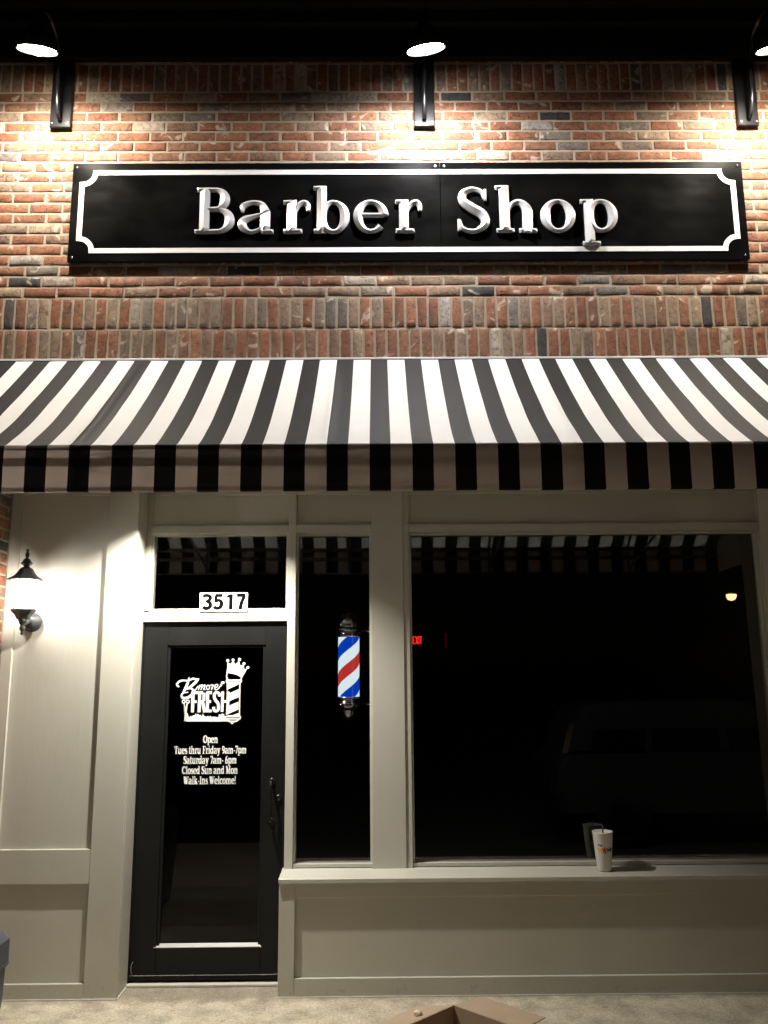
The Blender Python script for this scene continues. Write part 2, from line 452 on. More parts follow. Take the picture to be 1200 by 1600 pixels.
def thing(name, loc, label, cat, group=None):
    o = bpy.data.objects.new(name, None); COL.objects.link(o)
    o.empty_display_size = 0.1
    o.location = loc; o['label'] = label; o['category'] = cat
    if group: o['group'] = group
    return o

def rbox(name, dims, mt, parent, bev=0.003, **kw):
    return build(name, MB().box(*dims, mt, bev), parent, **kw)

# ------------------------------------------------------------------ strokes and letters
def cr(pts, n=6, closed=False):
    out = []
    N_ = len(pts)
    rng = range(N_) if closed else range(N_ - 1)
    for i in rng:
        g = (lambda k: pts[k % N_]) if closed else (lambda k: pts[max(0, min(N_ - 1, k))])
        p0, p1, p2, p3 = g(i - 1), g(i), g(i + 1), g(i + 2)
        for s in range(n):
            t = s / n
            out.append(tuple(0.5 * (2 * b + (c - a) * t + (2 * a - 5 * b + 4 * c - d) * t * t + (3 * b - a - 3 * c + d) * t ** 3)
                             for a, b, c, d in zip(p0, p1, p2, p3)))
    if not closed: out.append(tuple(pts[-1]))
    return out

def ell(cx, cy, rx, ry, a0, a1, wv=.2, wh=.085, n=26):
    o = []
    for i in range(n + 1):
        a = R(a0 + (a1 - a0) * i / n)
        o.append((cx + rx * math.cos(a), cy + ry * math.sin(a), wh + (wv - wh) * math.cos(a) ** 2))
    return o

ST, TH = 0.2, 0.085
def L_(x0, y0, x1, y1, w, w1=None): return ('o', [(x0, y0, w), (x1, y1, w1 or w)])
def sf(x0, x1, y): return L_(x0, y, x1, y, TH)
def C_(pts, n=6): return ('o', cr(pts, n))
def ring(cx, cy, rx, ry, wv=ST, wh=TH): return ('c', ell(cx, cy, rx, ry, 0, 360, wv, wh, 36)[:-1])
XH = .72
GL = {
 'B': (.88, [L_(.2, 0, .2, 1, ST), sf(.0, .2, .045), sf(.03, .2, .957),
            ('o', [(.2, .957, TH), (.4, .957, TH)] + ell(.42, .745, .21, .212, 80, -80) + [(.2, .533, TH)]),
            ('o', [(.2, .53, TH), (.42, .53, TH)] + ell(.46, .288, .28, .243, 80, -80) + [(.2, .045, TH)])]),
 'a': (.80, [C_([(.1, .47, .05), (.12, .6, .12), (.32, .675, TH), (.5, .63, .12), (.58, .46, ST)]), L_(.58, .48, .58, .04, ST), sf(.5, .76, .042),
            C_([(.58, .43, .07), (.36, .375, .09), (.13, .28, .16), (.11, .15, .18), (.27, .035, .085), (.46, .09, .07), (.54, .2, .06)])]),
 'r': (.58, [L_(.2, 0, .2, XH, ST), sf(.03, .42, .045), sf(.02, .2, .675), C_([(.24, .4, .06), (.33, .6, .1), (.46, .67, .11), (.53, .6, .11), (.54, .48, .08)])]),
 'b': (.80, [L_(.2, 0, .2, 1.03, ST), sf(.02, .2, .985), sf(.03, .2, .045), ring(.45, .355, .25, .32)]),
 'e': (.74, [('o', ell(.37, .36, .28, .32, 2, 318, ST, TH, 34)), L_(.12, .39, .65, .39, TH)]),
 'o': (.80, [ring(.39, .36, .29, .32)]),
 'p': (.83, [L_(.22, -.28, .22, XH, ST), sf(.04, .22, .675), sf(.06, .44, -.24), ring(.48, .36, .26, .32)]),
 'h': (.92, [L_(.2, 0, .2, 1.03, ST), sf(.02, .2, .985), sf(.03, .39, .045), C_([(.24, .42, .06), (.36, .62, .09), (.52, .66, .13), (.66, .5, ST), (.66, .2, ST), (.66, 0, ST)]), sf(.49, .85, .045)]),
 'n': (.92, [L_(.2, 0, .2, XH, ST), sf(.02, .2, .675), sf(.03, .39, .045), C_([(.24, .42, .06), (.36, .62, .09), (.52, .66, .13), (.66, .5, ST), (.66, .2, ST), (.66, 0, ST)]), sf(.49, .85, .045)]),
 'm': (1.3, [L_(.2, 0, .2, XH, ST), sf(.02, .2, .675), sf(.03, .37, .045)] +
            sum([[C_([(.24 + d, .42, .06), (.34 + d, .62, .09), (.48 + d, .66, .13), (.6 + d, .5, ST), (.6 + d, 0, ST)]), sf(.43 + d, .77 + d, .045)] for d in (0, .4)], [])),
 'S': (.72, [C_([(.59, .74, .05), (.55, .88, .09), (.37, .955, .09), (.17, .87, .15), (.15, .69, .18), (.34, .54, .2), (.55, .4, .2), (.61, .2, .17), (.46, .06, .1), (.3, .035, .085), (.13, .1, .08), (.08, .27, .05)]),
            L_(.62, .7, .62, .95, .06), L_(.06, .04, .06, .29, .06)]),
 's': (.58, [C_([(.44, .54, .05), (.4, .64, .08), (.28, .68, .085), (.14, .6, .13), (.16, .47, .16), (.3, .38, .17), (.44, .27, .16), (.45, .12, .13), (.3, .04, .08), (.14, .07, .08), (.08, .2, .05)])]),
 't': (.5, [C_([(.2, .95, .12), (.2, .7, ST), (.2, .25, ST), (.24, .08, .14), (.36, .05, .09), (.45, .13, .06)]), sf(.02, .44, .675)]),
 'u': (.92, [C_([(.2, XH, ST), (.2, .4, ST), (.2, .2, ST), (.3, .06, .12), (.45, .05, .09), (.62, .22, .06)]), L_(.66, 0, .66, XH, ST), sf(.02, .2, .675), sf(.49, .66, .675), sf(.66, .84, .045)]),
 'i': (.46, [L_(.22, 0, .22, XH, ST), sf(.04, .22, .675), sf(.04, .42, .045), L_(.22, .84, .22, 1.03, ST)]),
 'l': (.46, [L_(.22, 0, .22, 1.03, ST), sf(.04, .22, .985), sf(.04, .42, .045)]),
 'k': (.88, [L_(.2, 0, .2, 1.03, ST), sf(.02, .2, .985), sf(.03, .39, .045), L_(.24, .3, .62, .69, TH), L_(.34, .42, .68, .03, ST), sf(.5, .74, .675), sf(.55, .86, .045)]),
 'd': (.86, [ring(.36, .355, .26, .32), L_(.62, 0, .62, 1.03, ST), sf(.44, .62, .985), sf(.62, .8, .045)]),
 'y': (.8, [L_(.17, .69, .42, .06, ST), L_(.64, .69, .42, .04, TH), C_([(.42, .06, .1), (.34, -.14, .09), (.2, -.22, .14), (.12, -.17, .1)]), sf(.0, .36, .675), sf(.5, .78, .675)]),
 'c': (.66, [('o', ell(.37, .36, .28, .32, 48, 312, ST, TH, 30)), L_(.57, .5, .53, .62, .13)]),
 'O': (.92, [ring(.45, .5, .36, .455, .23)]),
 'C': (.86, [('o', ell(.45, .5, .36, .455, 42, 318, .23, TH, 30)), L_(.74, .64, .74, .95, .06)]),
 'T': (.86, [L_(.42, 0, .42, .96, .22), sf(.03, .81, .957), sf(.24, .6, .045), L_(.05, .7, .05, .97, .07), L_(.79, .7, .79, .97, .07)]),
 'F': (.78, [L_(.22, 0, .22, 1, .22), sf(.02, .7, .957), sf(.02, .46, .045), sf(.22, .52, .5), L_(.68, .7, .68, .97, .07), L_(.52, .38, .52, .62, .07)]),
 'M': (1.2, [L_(.18, 0, .18, .96, TH), L_(.2, .96, .56, .05, .22), L_(.56, .05, .9, .96, TH), L_(.94, 0, .94, .98, .22), sf(.02, .24, .957), sf(.9, 1.14, .957), sf(.02, .34, .045), sf(.76, 1.14, .045)]),
 'W': (1.2, [L_(.15, .96, .4, .04, .22), L_(.4, .04, .6, .8, TH), L_(.5, .96, .78, .04, .22), L_(.78, .04, 1.04, .96, TH), sf(0, .34, .957), sf(.42, .66, .957), sf(.9, 1.18, .957)]),
 'I': (.48, [L_(.24, 0, .24, 1, .22), sf(.03, .45, .045), sf(.03, .45, .957)]),
 '9': (.66, [ring(.32, .68, .2, .28, .17), C_([(.53, .7, .17), (.52, .4, .17), (.4, .15, .12), (.16, .03, .08)])]),
 '6': (.66, [ring(.33, .3, .2, .28, .17), C_([(.13, .3, .17), (.15, .6, .17), (.28, .85, .12), (.52, .97, .08)])]),
 '7': (.62, [L_(.04, .92, .56, .92, .16), L_(.54, .9, .24, 0, .13), L_(.05, .74, .05, .98, .07)]),
 '-': (.42, [L_(.06, .36, .36, .36, .13)]),
 '!': (.34, [('o', [(.17, 1.0, .2), (.17, .32, .08)]), L_(.17, 0, .17, .17, .2)]),
 ' ': (.36, []),
}
def stroke_flat(mb, pts, y, mt, closed=False):
    """pts (x,z,w) already in world units: a ribbon facing -y"""
    n = len(pts); base = len(mb.v)
    for i in range(n):
        a = pts[(i - 1) % n] if closed or i > 0 else pts[i]
        b = pts[(i + 1) % n] if closed or i < n - 1 else pts[i]
        dx, dz = b[0] - a[0], b[1] - a[1]; l = math.hypot(dx, dz) or 1
        nx, nz = -dz / l, dx / l; w = pts[i][2] / 2
        mb.v.append((pts[i][0] + nx * w, y, pts[i][1] + nz * w))
        mb.v.append((pts[i][0] - nx * w, y, pts[i][1] - nz * w))
    for i in range(n if closed else n - 1):
        j = (i + 1) % n
        mb.face((base + 2 * i, base + 2 * j, base + 2 * j + 1, base + 2 * i + 1), mt)

def stroke_ridge(mb, pts, y0, side, k, mt, closed=False):
    """prismatic raised stroke: back at y0, sides `side` deep, ridge k*w/2 higher"""
    pts = list(pts)
    if not closed:
        def ins(p, q):
            d = math.hypot(q[0] - p[0], q[1] - p[1]); t = min(.45, (p[2] / 2) / max(d, 1e-6))
            return tuple(a + (b - a) * t for a, b in zip(p, q))
        pts = [pts[0], ins(pts[0], pts[1])] + pts[1:-1] + [ins(pts[-1], pts[-2]), pts[-1]]
    n = len(pts); base = len(mb.v)
    for i in range(n):
        a = pts[(i - 1) % n] if closed or i > 0 else pts[i]
        b = pts[(i + 1) % n] if closed or i < n - 1 else pts[i]
        dx, dz = b[0] - a[0], b[1] - a[1]; l = math.hypot(dx, dz) or 1
        nx, nz = -dz / l, dx / l; x, z, w = pts[i]; w /= 2
        rd = k * w if (closed or 0 < i < n - 1) else 0.0005
        mb.v += [(x + nx * w, y0, z + nz * w), (x + nx * w, y0 - side, z + nz * w), (x, y0 - side - rd, z),
                 (x - nx * w, y0 - side, z - nz * w), (x - nx * w, y0, z - nz * w)]
    for i in range(n if closed else n - 1):
        j = (i + 1) % n
        for q in range(4):
            mb.face((base + 5 * i + q, base + 5 * j + q, base + 5 * j + q + 1, base + 5 * i + q + 1), mt)
        mb.face((base + 5 * i + 4, base + 5 * j + 4, base + 5 * j, base + 5 * i), mt)
    if not closed:
        mb.face([base + q for q in range(5)][::-1], mt); mb.face([base + 5 * (n - 1) + q for q in range(5)], mt)

def text_width(t): return sum(GL[c][0] for c in t)
def draw_text(mb, t, xc, z, width, h, y, mt):
    sx = width / text_width(t); x = xc - width / 2; k = 0
    for c in t:
        adv, strokes = GL[c]
        for kind, pts in strokes:
            k += 1
            # condensed: x is scaled by sx, widths by a mean of both
            q = []
            for i, p in enumerate(pts):
                a = pts[max(0, i - 1)]; b = pts[min(len(pts) - 1, i + 1)]
                dx, dz = abs(b[0] - a[0]) , abs(b[1] - a[1]); l = math.hypot(dx, dz) or 1
                ws = sx * (dz / l) + h * (dx / l)
                q.append((x + p[0] * sx, z + p[1] * h, p[2] * ws))
            stroke_flat(mb, q, y - k * 4e-5, mt, kind == 'c')
        x += adv * sx

# ================================================================== SETTING
side = MB()
side.box(-6, 6.2, -3.3, .66, -.16, 0, M['concrete'])
o = build('sidewalk', side, kind='structure')
build('sidewalk_joint', MB().box(-6, 6.2, -1.556, -1.544, -.001, .0014, M['ink']), kind='structure')
jm = MB()
kb = MB().box(-60, 60, -3.45, -3.304, -.3, -.002, M['concrete'], .02)
build('kerb', kb, kind='structure')
g = MB(); g.add([(-200, -200, -.15), (200, -200, -.15), (200, -3.31, -.15), (-200, -3.31, -.15)], [(0, 1, 2, 3)], M['asphalt'])
build('parking_lot', g, kind='structure')
g = MB(); g.add([(-200, -3.35, -.17), (200, -3.35, -.17), (200, 200, -.17), (-200, 200, -.17)], [(0, 1, 2, 3)], M['asphalt'])
build('ground', g, kind='structure')
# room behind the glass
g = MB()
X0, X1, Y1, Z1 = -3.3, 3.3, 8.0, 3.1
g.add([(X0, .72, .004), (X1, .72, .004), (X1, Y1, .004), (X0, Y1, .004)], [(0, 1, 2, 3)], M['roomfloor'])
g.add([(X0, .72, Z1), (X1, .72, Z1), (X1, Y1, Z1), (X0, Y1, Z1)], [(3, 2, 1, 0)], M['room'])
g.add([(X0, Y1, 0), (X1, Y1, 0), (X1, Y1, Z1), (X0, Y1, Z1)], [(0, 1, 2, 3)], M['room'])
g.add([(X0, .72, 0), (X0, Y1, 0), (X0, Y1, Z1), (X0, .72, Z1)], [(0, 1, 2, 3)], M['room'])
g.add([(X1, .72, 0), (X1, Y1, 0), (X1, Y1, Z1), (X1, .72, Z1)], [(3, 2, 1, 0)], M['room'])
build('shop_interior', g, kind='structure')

# ================================================================== BUILDING
bld = thing('storefront_building', (0, .4, 0), 'brick shop front with greige panelled woodwork, black door and large dark windows', 'building')

REDS = [(.26, .108, .058), (.235, .095, .052), (.275, .12, .066), (.215, .095, .056), (.25, .125, .074)]
TANS = [(.26, .175, .12), (.22, .155, .11), (.20, .15, .115), (.24, .145, .095), (.29, .21, .14)]
GREY = [(.17, .14, .115), (.19, .16, .135), (.16, .135, .118)]
DARK = [(.055, .052, .05), (.075, .065, .058)]
PALE = [(.40, .33, .26), (.36, .31, .27)]
def bcolor(rng):
    r = rng.random()
    c = rng.choice(REDS if r < .60 else TANS if r < .89 else GREY if r < .945 else DARK if r < .965 else PALE)
    j = rng.uniform(.74, 1.02)
    return tuple(x * j for x in c)

def brick_face(mb, u0, u1, v0, v1, P, nrm, rng):
    """a brick with a slightly rough, rounded face. P(u,v,d): point; d outward"""
    if u1 - u0 < .012 or v1 - v0 < .012: return
    def cuts(p, q):
        e_ = min(.0055, (q - p) / 4); n_ = max(1, int((q - p - 2 * e_) / .028))
        return [p] + [p + e_ + (q - p - 2 * e_) * k_ / n_ for k_ in range(n_ + 1)] + [q]
    U, V = cuts(u0, u1), cuts(v0, v1)
    nu, nv = len(U) - 1, len(V) - 1
    c = bcolor(rng); base = len(mb.v)
    j = lambda: rng.uniform(-.0022, .0022)
    off = rng.uniform(-.0006, .0016); tl, tv = rng.uniform(-.012, .012), rng.uniform(-.02, .02)
    ju0, ju1, jv0, jv1 = j(), j(), j(), j()
    rimp = []
    for a in range(nu + 1):
        for b in range(nv + 1):
            u, v = U[a], V[b]
            edge = a in (0, nu) or b in (0, nv)
            if a == 0: u += .001 + ju0 + j() * .6
            if a == nu: u += -.001 + ju1 + j() * .6
            if b == 0: v += .0008 + jv0 * .6 + j() * .6
            if b == nv: v += -.0008 + jv1 * .6 + j() * .6
            d = off - (rng.uniform(.001, .004) if edge else 0) + rng.uniform(-.0007, .0007) + tl * (U[a] - (u0 + u1) / 2) + tv * (V[b] - (v0 + v1) / 2)
            mb.v.append(P(u, v, d))
    W = nv + 1
    for a in range(nu):
        for b in range(nv):
            mb.face((base + a * W + b, base + (a + 1) * W + b, base + (a + 1) * W + b + 1, base + a * W + b + 1), M['brick'], True, c)
    # sides into the joint
    rim = [(a, 0) for a in range(nu)] + [(nu, b) for b in range(nv)] + [(a, nv) for a in range(nu, 0, -1)] + [(0, b) for b in range(nv, 0, -1)]
    idx = [base + a * W + b for a, b in rim]
    b2 = len(mb.v)
    for (a, b) in rim:
        mb.v.append(P(U[a], V[b], -.022))
    n = len(idx)
    for i in range(n):
        mb.face((idx[(i + 1) % n], idx[i], b2 + i, b2 + (i + 1) % n), M['brick'], False, c)

def courses(mb, u0, u1, z0, z1, P, rng, step=.07254, L=.2125, jt=.012):
    z = z0; k = 0
    while z < z1 - .02:
        zt = min(z + step, z1)
        x = u0 - (L / 2 if k % 2 else 0) - rng.uniform(0, .02)
        while x < u1:
            a, b = max(x, u0), min(x + L, u1)
            brick_face(mb, a + jt / 2, b - jt / 2, z + jt / 2, zt - jt / 2, P, None, rng)
            x += L + rng.uniform(-.002, .002)
        z += step; k += 1

def soldiers(mb, u0, u1, z0, z1, P, rng, w=.0722, jt=.012):
    x = u0 + rng.uniform(-.03, 0)
    while x < u1:
        brick_face(mb, max(x, u0) + jt / 2, min(x + w, u1) - jt / 2, z0 + jt / 2, z1 - jt / 2, P, None, rng)
        x += w + rng.uniform(-.0012, .0012)

rng = random.Random(5)
front = lambda u, v, d: (u, -d, v)
bw = MB()
WX0, WX1 = -3.7, 3.9
courses(bw, WX0, WX1, 3.1224, 3.79, front, rng)
soldiers(bw, WX0, WX1, 3.79, 4.0009, front, rng)
soldiers(bw, WX0, WX1, 4.0009, 4.2109, front, rng)
courses(bw, WX0, WX1, 4.2109, 5.6617, front, rng)
soldiers(bw, WX0, WX1, 5.6617, 5.8727, front, rng)
courses(bw, WX0, WX1, 5.8727, 5.9452, front, rng)
# piers on both sides of the shop front
courses(bw, WX0, -2.383, 0, 3.1224, front, rng)
retn = lambda u, v, d: (-2.383 + d, u, v)
courses(bw, 0.006, .41, .036, 3.1224, retn, rng)
# mortar body, recessed behind the brick faces
bw.box(WX0, WX1, .003, .30, 3.1224, 6.6, M['mortar'])
bw.box(WX0, -2.386, .003, .6, -.1, 3.1224, M['mortar'])
build('brick_wall', bw, bld)

cor = MB()
cor.box(WX0, WX1, -.05, .0, 5.886, 6.10, M['cornice'], .004)
cor.box(WX0, WX1, -.10, .3, 6.10, 6.20, M['cornice'], .006)
cor.box(WX0, WX1, -.16, .3, 6.20, 6.75, M['cornice'], .006)
build('cornice', cor, bld)
build('soffit', MB().box(-2.38, 2.58, .302, .70, 3.125, 3.2, M['wood']), bld)

WD = M['wood']
def panelled(name, x0, x1, stiles, rails, yf, yb, parent, z0=0, mt=WD):
    """frame boards proud of a sunk panel"""
    mb = MB()
    mb.box(x0, x1, yb, yb + .05, z0, max(r[1] for r in rails), mt)
    for (a, b) in stiles:
        mb.box(a, b, yf, yb - .0005, z0, max(r[1] for r in rails), mt, .0025)
    for (a, b) in rails:
        xs = sorted(stiles)
        for (p, q) in zip(xs, xs[1:]):
            mb.box(p[1] + .0006, q[0] - .0006, yf + .0015, yb - .0005, a, b, mt, .0025)
    return build(name, mb, parent)

# left panelled wall, its corner return, then the right-hand mirror
panelled('panelled_wall', -2.383, -1.553, [(-2.3825, -2.315), (-1.752, -1.556)], [(0.001, .087), (.641, .838), (3.027, 3.124)], .41, .434, bld)
build('wall_return', MB().box(-1.574, -1.5545, .4345, .72, 0, 3.124, WD, .002), bld)
panelled('panelled_wall', 2.575, 3.9, [(2.578, 2.76), (3.3, 3.6)], [(0.001, .087), (.641, .838), (3.027, 3.124)], .41, .434, bld)
build('wall_return', MB().box(2.574, 2.592, .4345, .72, .67, 3.124, WD, .002), bld)
cl = MB().box(-2.36, -1.553, .4005, .4095, .0005, .007, M['threshold'])
cl.box(-1.5535, -1.546, .405, .60, .0005, .007, M['threshold'])
cl.box(-.618, 2.57, .405, .4135, .0005, .006, M['threshold'])
build('caulk_line', cl, bld)

# stall riser below the big window and its sill
panelled('window_base', -.61, 2.573, [(-.6095, -.514), (2.48, 2.572)], [(0.001, .102), (.549, .636)], .4145, .440, bld)
build('base_return', MB().box(-.609, -.59, .4905, .70, 0, .636, WD, .002), bld)
sl = MB()
b0 = len(sl.v)
prof = [(.400, .6365), (.400, .657), (.404, .661), (.655, .676), (.655, .6365)]
for x in (-.612, 2.573):
    for (y, z) in prof: sl.v.append((x, y, z))
n = len(prof)
for i in range(n): sl.face((i, (i + 1) % n, n + (i + 1) % n, n + i), WD)
sl.face(range(n), WD); sl.face([n + i for i in range(n)][::-1], WD)
build('window_sill', sl, bld)

for (x, z) in [(-.56, .578), (-.42, .592), (-.16, .585), (.55, .60), (1.2, .59), (2.0, .598), (-.565, .53), (-.56, .12), (-2.1, .70), (-1.9, .04), (-1.66, 1.5), (-1.7, .45)]:
    y = .4095 if x < -1.5 else .4140 if not (-.61 < x < -.52) else .4140
    build('nail_head', MB().lathe([(.0032, 0), (.0026, -.0012)], (x, y + .0012, z), M['threshold'], 10, axis='Y'), bld)
# timber framing of the glazed part
fr = MB()
def post(name, x0, x1, y0, z0, z1, bev=.002, y1=.70): return build(name, MB().box(x0, x1, y0, y1, z0, z1, WD, bev), bld)
post('mullion', -.602, -.549, .60, .664, 3.124)
post('column', -.046, .166, .588, .664, 3.124)
post('column', .1665, .206, .596, .664, 3.124)
post('jamb', -1.5544, -1.517, .615, 2.285, 3.124)
post('jamb', 2.566, 2.5735, .60, .67, 3.124)
# header panels over each opening
def header(x0, x1):
    mb = MB()
    mb.box(x0, x1, .625, .70, 2.85, 3.124, WD)
    mb.box(x0, x1, .60, .6245, 2.8, 2.852, WD, .002)
    mb.box(x0, x1, .60, .6245, 3.062, 3.124, WD, .002)
    build('header_panel', mb, bld)
header(-1.516, -.603); header(-.548, -.047); header(.207, 2.565)
build('transom_bar', MB().box(-1.553, -.603, .606, .70, 2.212, 2.275, WD, .003), bld)

def window(name, x0, x1, z0, z1, label=None, bead=True):
    root = MB()
    r = .014
    root.box(x0, x1, .607, .69, z0, z0 + .022, WD, .002)
    root.box(x0, x1, .622, .69, z1 - r, z1, WD, .001)
    root.box(x0, x0 + r, .622, .69, z0 + .0225, z1 - r - .0005, WD, .001)
    root.box(x1 - r, x1, .622, .69, z0 + .0225, z1 - r - .0005, WD, .001)
    wdw = build(name, root, bld)
    if label: wdw['label'] = label
    g = MB(); g.add([(x0 + .002, .637, z0 + .01), (x1 - .002, .637, z0 + .01), (x1 - .002, .637 + .018 * (z1 - z0), z1 - .004), (x0 + .002, .637 + .018 * (z1 - z0), z1 - .004)], [(0, 1, 2, 3)], M['glass'])
    build('pane', g, wdw)
    return wdw
tw = window('transom_window', -1.5165, -.6025, 2.2755, 2.7995)
window('side_window', -.5485, -.0465, .677, 2.7995)
window('display_window', .2065, 2.5655, .677, 2.7995)

# house number
npz = MB()
NX0, NX1, NZ0, NZ1 = -1.182, -.866, 2.278, 2.401
npz.box(NX0, NX1, .599, .6055, NZ0, NZ1, M['vinyl'])
SD = {
 '3': [C_([(.08, .8, .17), (.15, .9, .17), (.3, .915, .17), (.43, .84, .18), (.44, .68, .18), (.3, .54, .14)]), C_([(.28, .53, .14), (.44, .42, .18), (.46, .24, .19), (.35, .1, .17), (.18, .09, .17), (.08, .2, .17)]), L_(.2, .53, .34, .53, .13)],
 '5': [L_(.12, .915, .5, .915, .17), L_(.16, .92, .14, .46, .15), C_([(.14, .5, .12), (.3, .6, .15), (.44, .48, .19), (.44, .24, .19), (.32, .1, .17), (.15, .1, .17), (.07, .22, .17)])],
 '1': [L_(.34, 0, .34, 1, .19), L_(.12, .82, .34, .92, .13)],
 '7': [L_(.05, .915, .52, .915, .17), C_([(.47, .88, .17), (.33, .5, .18), (.24, 0, .19)])],
}
k = 0
for ch, xx in zip('3517', (-1.168, -1.094, -1.018, -.944)):
    for kind, pts in SD[ch]:
        k += 1
        stroke_flat(npz, [(xx + p[0] * .122, NZ0 + .012 + p[1] * .102, p[2] * .135) for p in pts], .5986 - k * 4e-5, M['ink'])
build('number_plate', npz, tw)

# ---- door
door = build('door', MB().box(-1.5435, -1.39, .628, .672, .03, 2.205, M['door'], .0008)
             .box(-.744, -.6065, .628, .672, .03, 2.205, M['door'], .0008)
             .box(-1.3895, -.7445, .6285, .672, 2.06, 2.205, M['door'], .0008)
             .box(-1.3895, -.7445, .6285, .672, .03, .215, M['door'], .003), bld)
fr = MB()
fr.box(-1.5535, -1.544, .618, .70, .015, 2.2115, M['door']); fr.box(-.606, -.6028, .62, .70, .015, 2.2115, M['door'])
build('door_frame', fr, bld)
g = MB(); g.add([(-1.389, .66, .216), (-.745, .66, .216), (-.745, .66, 2.059), (-1.389, .66, 2.059)], [(0, 1, 2, 3)], M['doorglass'])
build('door_glass', g, door)
bd = MB()
for (a, b, c, d) in [(-1.3895, -1.372, .216, 2.06), (-.762, -.7445, .216, 2.06)]:
    bd.box(a, b, .638, .658, c, d, M['door'], .003)
bd.box(-1.3715, -.7625, .638, .658, 2.042, 2.06, M['door'], .003)
build('glazing_bead', bd, door)
# bright metal ledge at the foot of the glass: a sloping strip
lg = MB()
lg.add([(-1.405, .6265, .2165), (-.737, .6265, .2165), (-.764, .655, .231), (-1.371, .655, .231), (-1.405, .627, .2125), (-.737, .627, .2125)],
       [(0, 1, 2, 3), (4, 5, 1, 0)], M['ledge'])
build('metal_ledge', lg, door)
build('door_sweep', MB().box(-1.543, -.607, .620, .6275, .031, .058, M['door'], .002).box(-1.543, -.607, .614, .6275, .058, .062, M['steel']), door)
build('threshold', MB().box(-1.553, -.612, .585, .70, .001, .016, M['threshold'], .003), bld)
# pull handle
hp = [(-.688, .628, 1.195), (-.69, .59, 1.197), (-.69, .572, 1.18), (-.69, .568, 1.14), (-.69, .568, 1.0), (-.69, .572, .965), (-.69, .59, .95), (-.688, .628, .952)]
hb = MB().tube(cr(hp, 5), .009, M['black_gloss'], 12)
hb.lathe([(.022, 0), (.022, -.006), (.014, -.01)], (-.688, .628, 1.195), M['black_gloss'], 20, axis='Y')
hb.lathe([(.022, 0), (.022, -.006), (.014, -.01)], (-.688, .628, .952), M['black_gloss'], 20, axis='Y')
build('pull_handle', hb, door)
build('lock_cylinder', MB().lathe([(.021, 0), (.021, -.008), (.017, -.012), (.015, -.012)], (-.644, .628, 1.095), M['black_gloss'], 24, axis='Y'), door)
build('keyway', MB().lathe([(.0125, 0), (.0125, -.003)], (-.644, .6165, 1.095), M['steel'], 20, axis='Y'), door)
cr_ = MB()
cr_.tube(cr([(-1.527, .622, .062), (-1.534, .617, .09), (-1.53, .612, .125), (-1.520, .610, .142)], 5), .0022, M['steel'], 6)
build('loose_weatherstrip', cr_, door)

# hours on the glass
hr = MB()
for t, xc, z, wd in [("Open", -1.094, 1.433, .096), ("Tues thru Friday 9am-7pm", -1.0925, 1.366, .469), ("Saturday 7am- 6pm", -1.093, 1.304, .346),
                     ("Closed Sun and Mon", -1.0925, 1.2405, .359), ("Walk-Ins Welcome!", -1.0925, 1.1775, .337)]:
    draw_text(hr, t, xc, z, wd, .0485, .657, M['vinyl'])
build('hours_lettering', hr, door)

# shop emblem on the glass; authored in drawing units, mapped with one affine map
def lm(u, v): return (-1.3608 + 4.5442e-4 * u + 1.32e-5 * v, 2.0107 - 3.4e-6 * u - 4.4527e-4 * v)
LS = 4.5e-4
lg = MB(); LK = [0]
def ls(pts, mt='vinyl', smooth=False, closed=False):
    LK[0] += 1
    if smooth: pts = cr(pts, 5, closed)
    stroke_flat(lg, [(*lm(p[0], p[1]), p[2] * LS) for p in pts], .657 - LK[0] * 4e-5, M[mt], closed)
def lp(pts, mt='vinyl'):
    LK[0] += 1
    y = .657 - LK[0] * 4e-5
    vs = [(lm(*p)[0], y, lm(*p)[1]) for p in pts]
    lg.add(vs, tessellate_polygon([[Vector((v[0], v[2], 0)) for v in vs]]), M[mt])
def ldot(u, v, r, mt='vinyl'): lp([(u + r * math.cos(i * math.pi / 8), v + r * math.sin(i * math.pi / 8)) for i in range(16)], mt)
def lring(u, v, rx, ry, w, mt='vinyl'): ls([(u + rx * math.cos(i * math.pi / 10), v + ry * math.sin(i * math.pi / 10), w) for i in range(20)], mt, closed=True)
for u, v in ((797, 110), (875, 103), (966, 93), (1033, 156), (1088, 210)): ldot(u, v, 21)
lp([(794, 135), (835, 162), (873, 118), (912, 165), (962, 112), (978, 188), (1026, 172), (1036, 240), (1080, 226), (1003, 362), (940, 325), (860, 300), (776, 290), (792, 200)])
ls([(784, 212, 5), (880, 215, 5), (960, 245, 5), (1030, 300, 5)], 'ink', True)
ls([(792, 190, 4), (880, 193, 4), (970, 220, 4), (1045, 275, 4)], 'ink', True)
ls([(780, 272, 5), (870, 278, 5), (950, 305, 5), (1012, 345, 5)], 'ink', True)
ls([(786, 300, 16), (780, 345, 17), (796, 390, 16)], smooth=True)
ls([(992, 360, 16), (982, 392, 16)])
ls([(768, 410, 30), (778, 410, 46), (990, 410, 46), (1002, 410, 30)]); ls([(785, 410, 12), (985, 410, 12)], 'ink')
lp([(782, 433), (965, 433), (962, 452), (800, 527), (798, 545), (782, 545)])
ls([(972, 430, 16), (962, 912, 16)])
lp([(828, 582), (956, 526), (954, 640), (822, 696)]); lp([(820, 760), (950, 706), (948, 816), (785, 890), (768, 890), (768, 862), (816, 852)])
lp([(770, 912), (800, 900), (860, 900), (950, 868), (960, 912)])
ls([(748, 932, 26), (760, 932, 44), (972, 932, 44), (986, 932, 26)]); ls([(766, 936, 13), (968, 936, 13)], 'ink')
lp([(756, 950), (978, 950), (930, 990), (895, 1000), (825, 1000), (790, 985)]); lp([(800, 960), (935, 960), (905, 976), (830, 976)], 'ink')
ldot(858, 1005, 20); ldot(858, 1003, 8, 'ink')
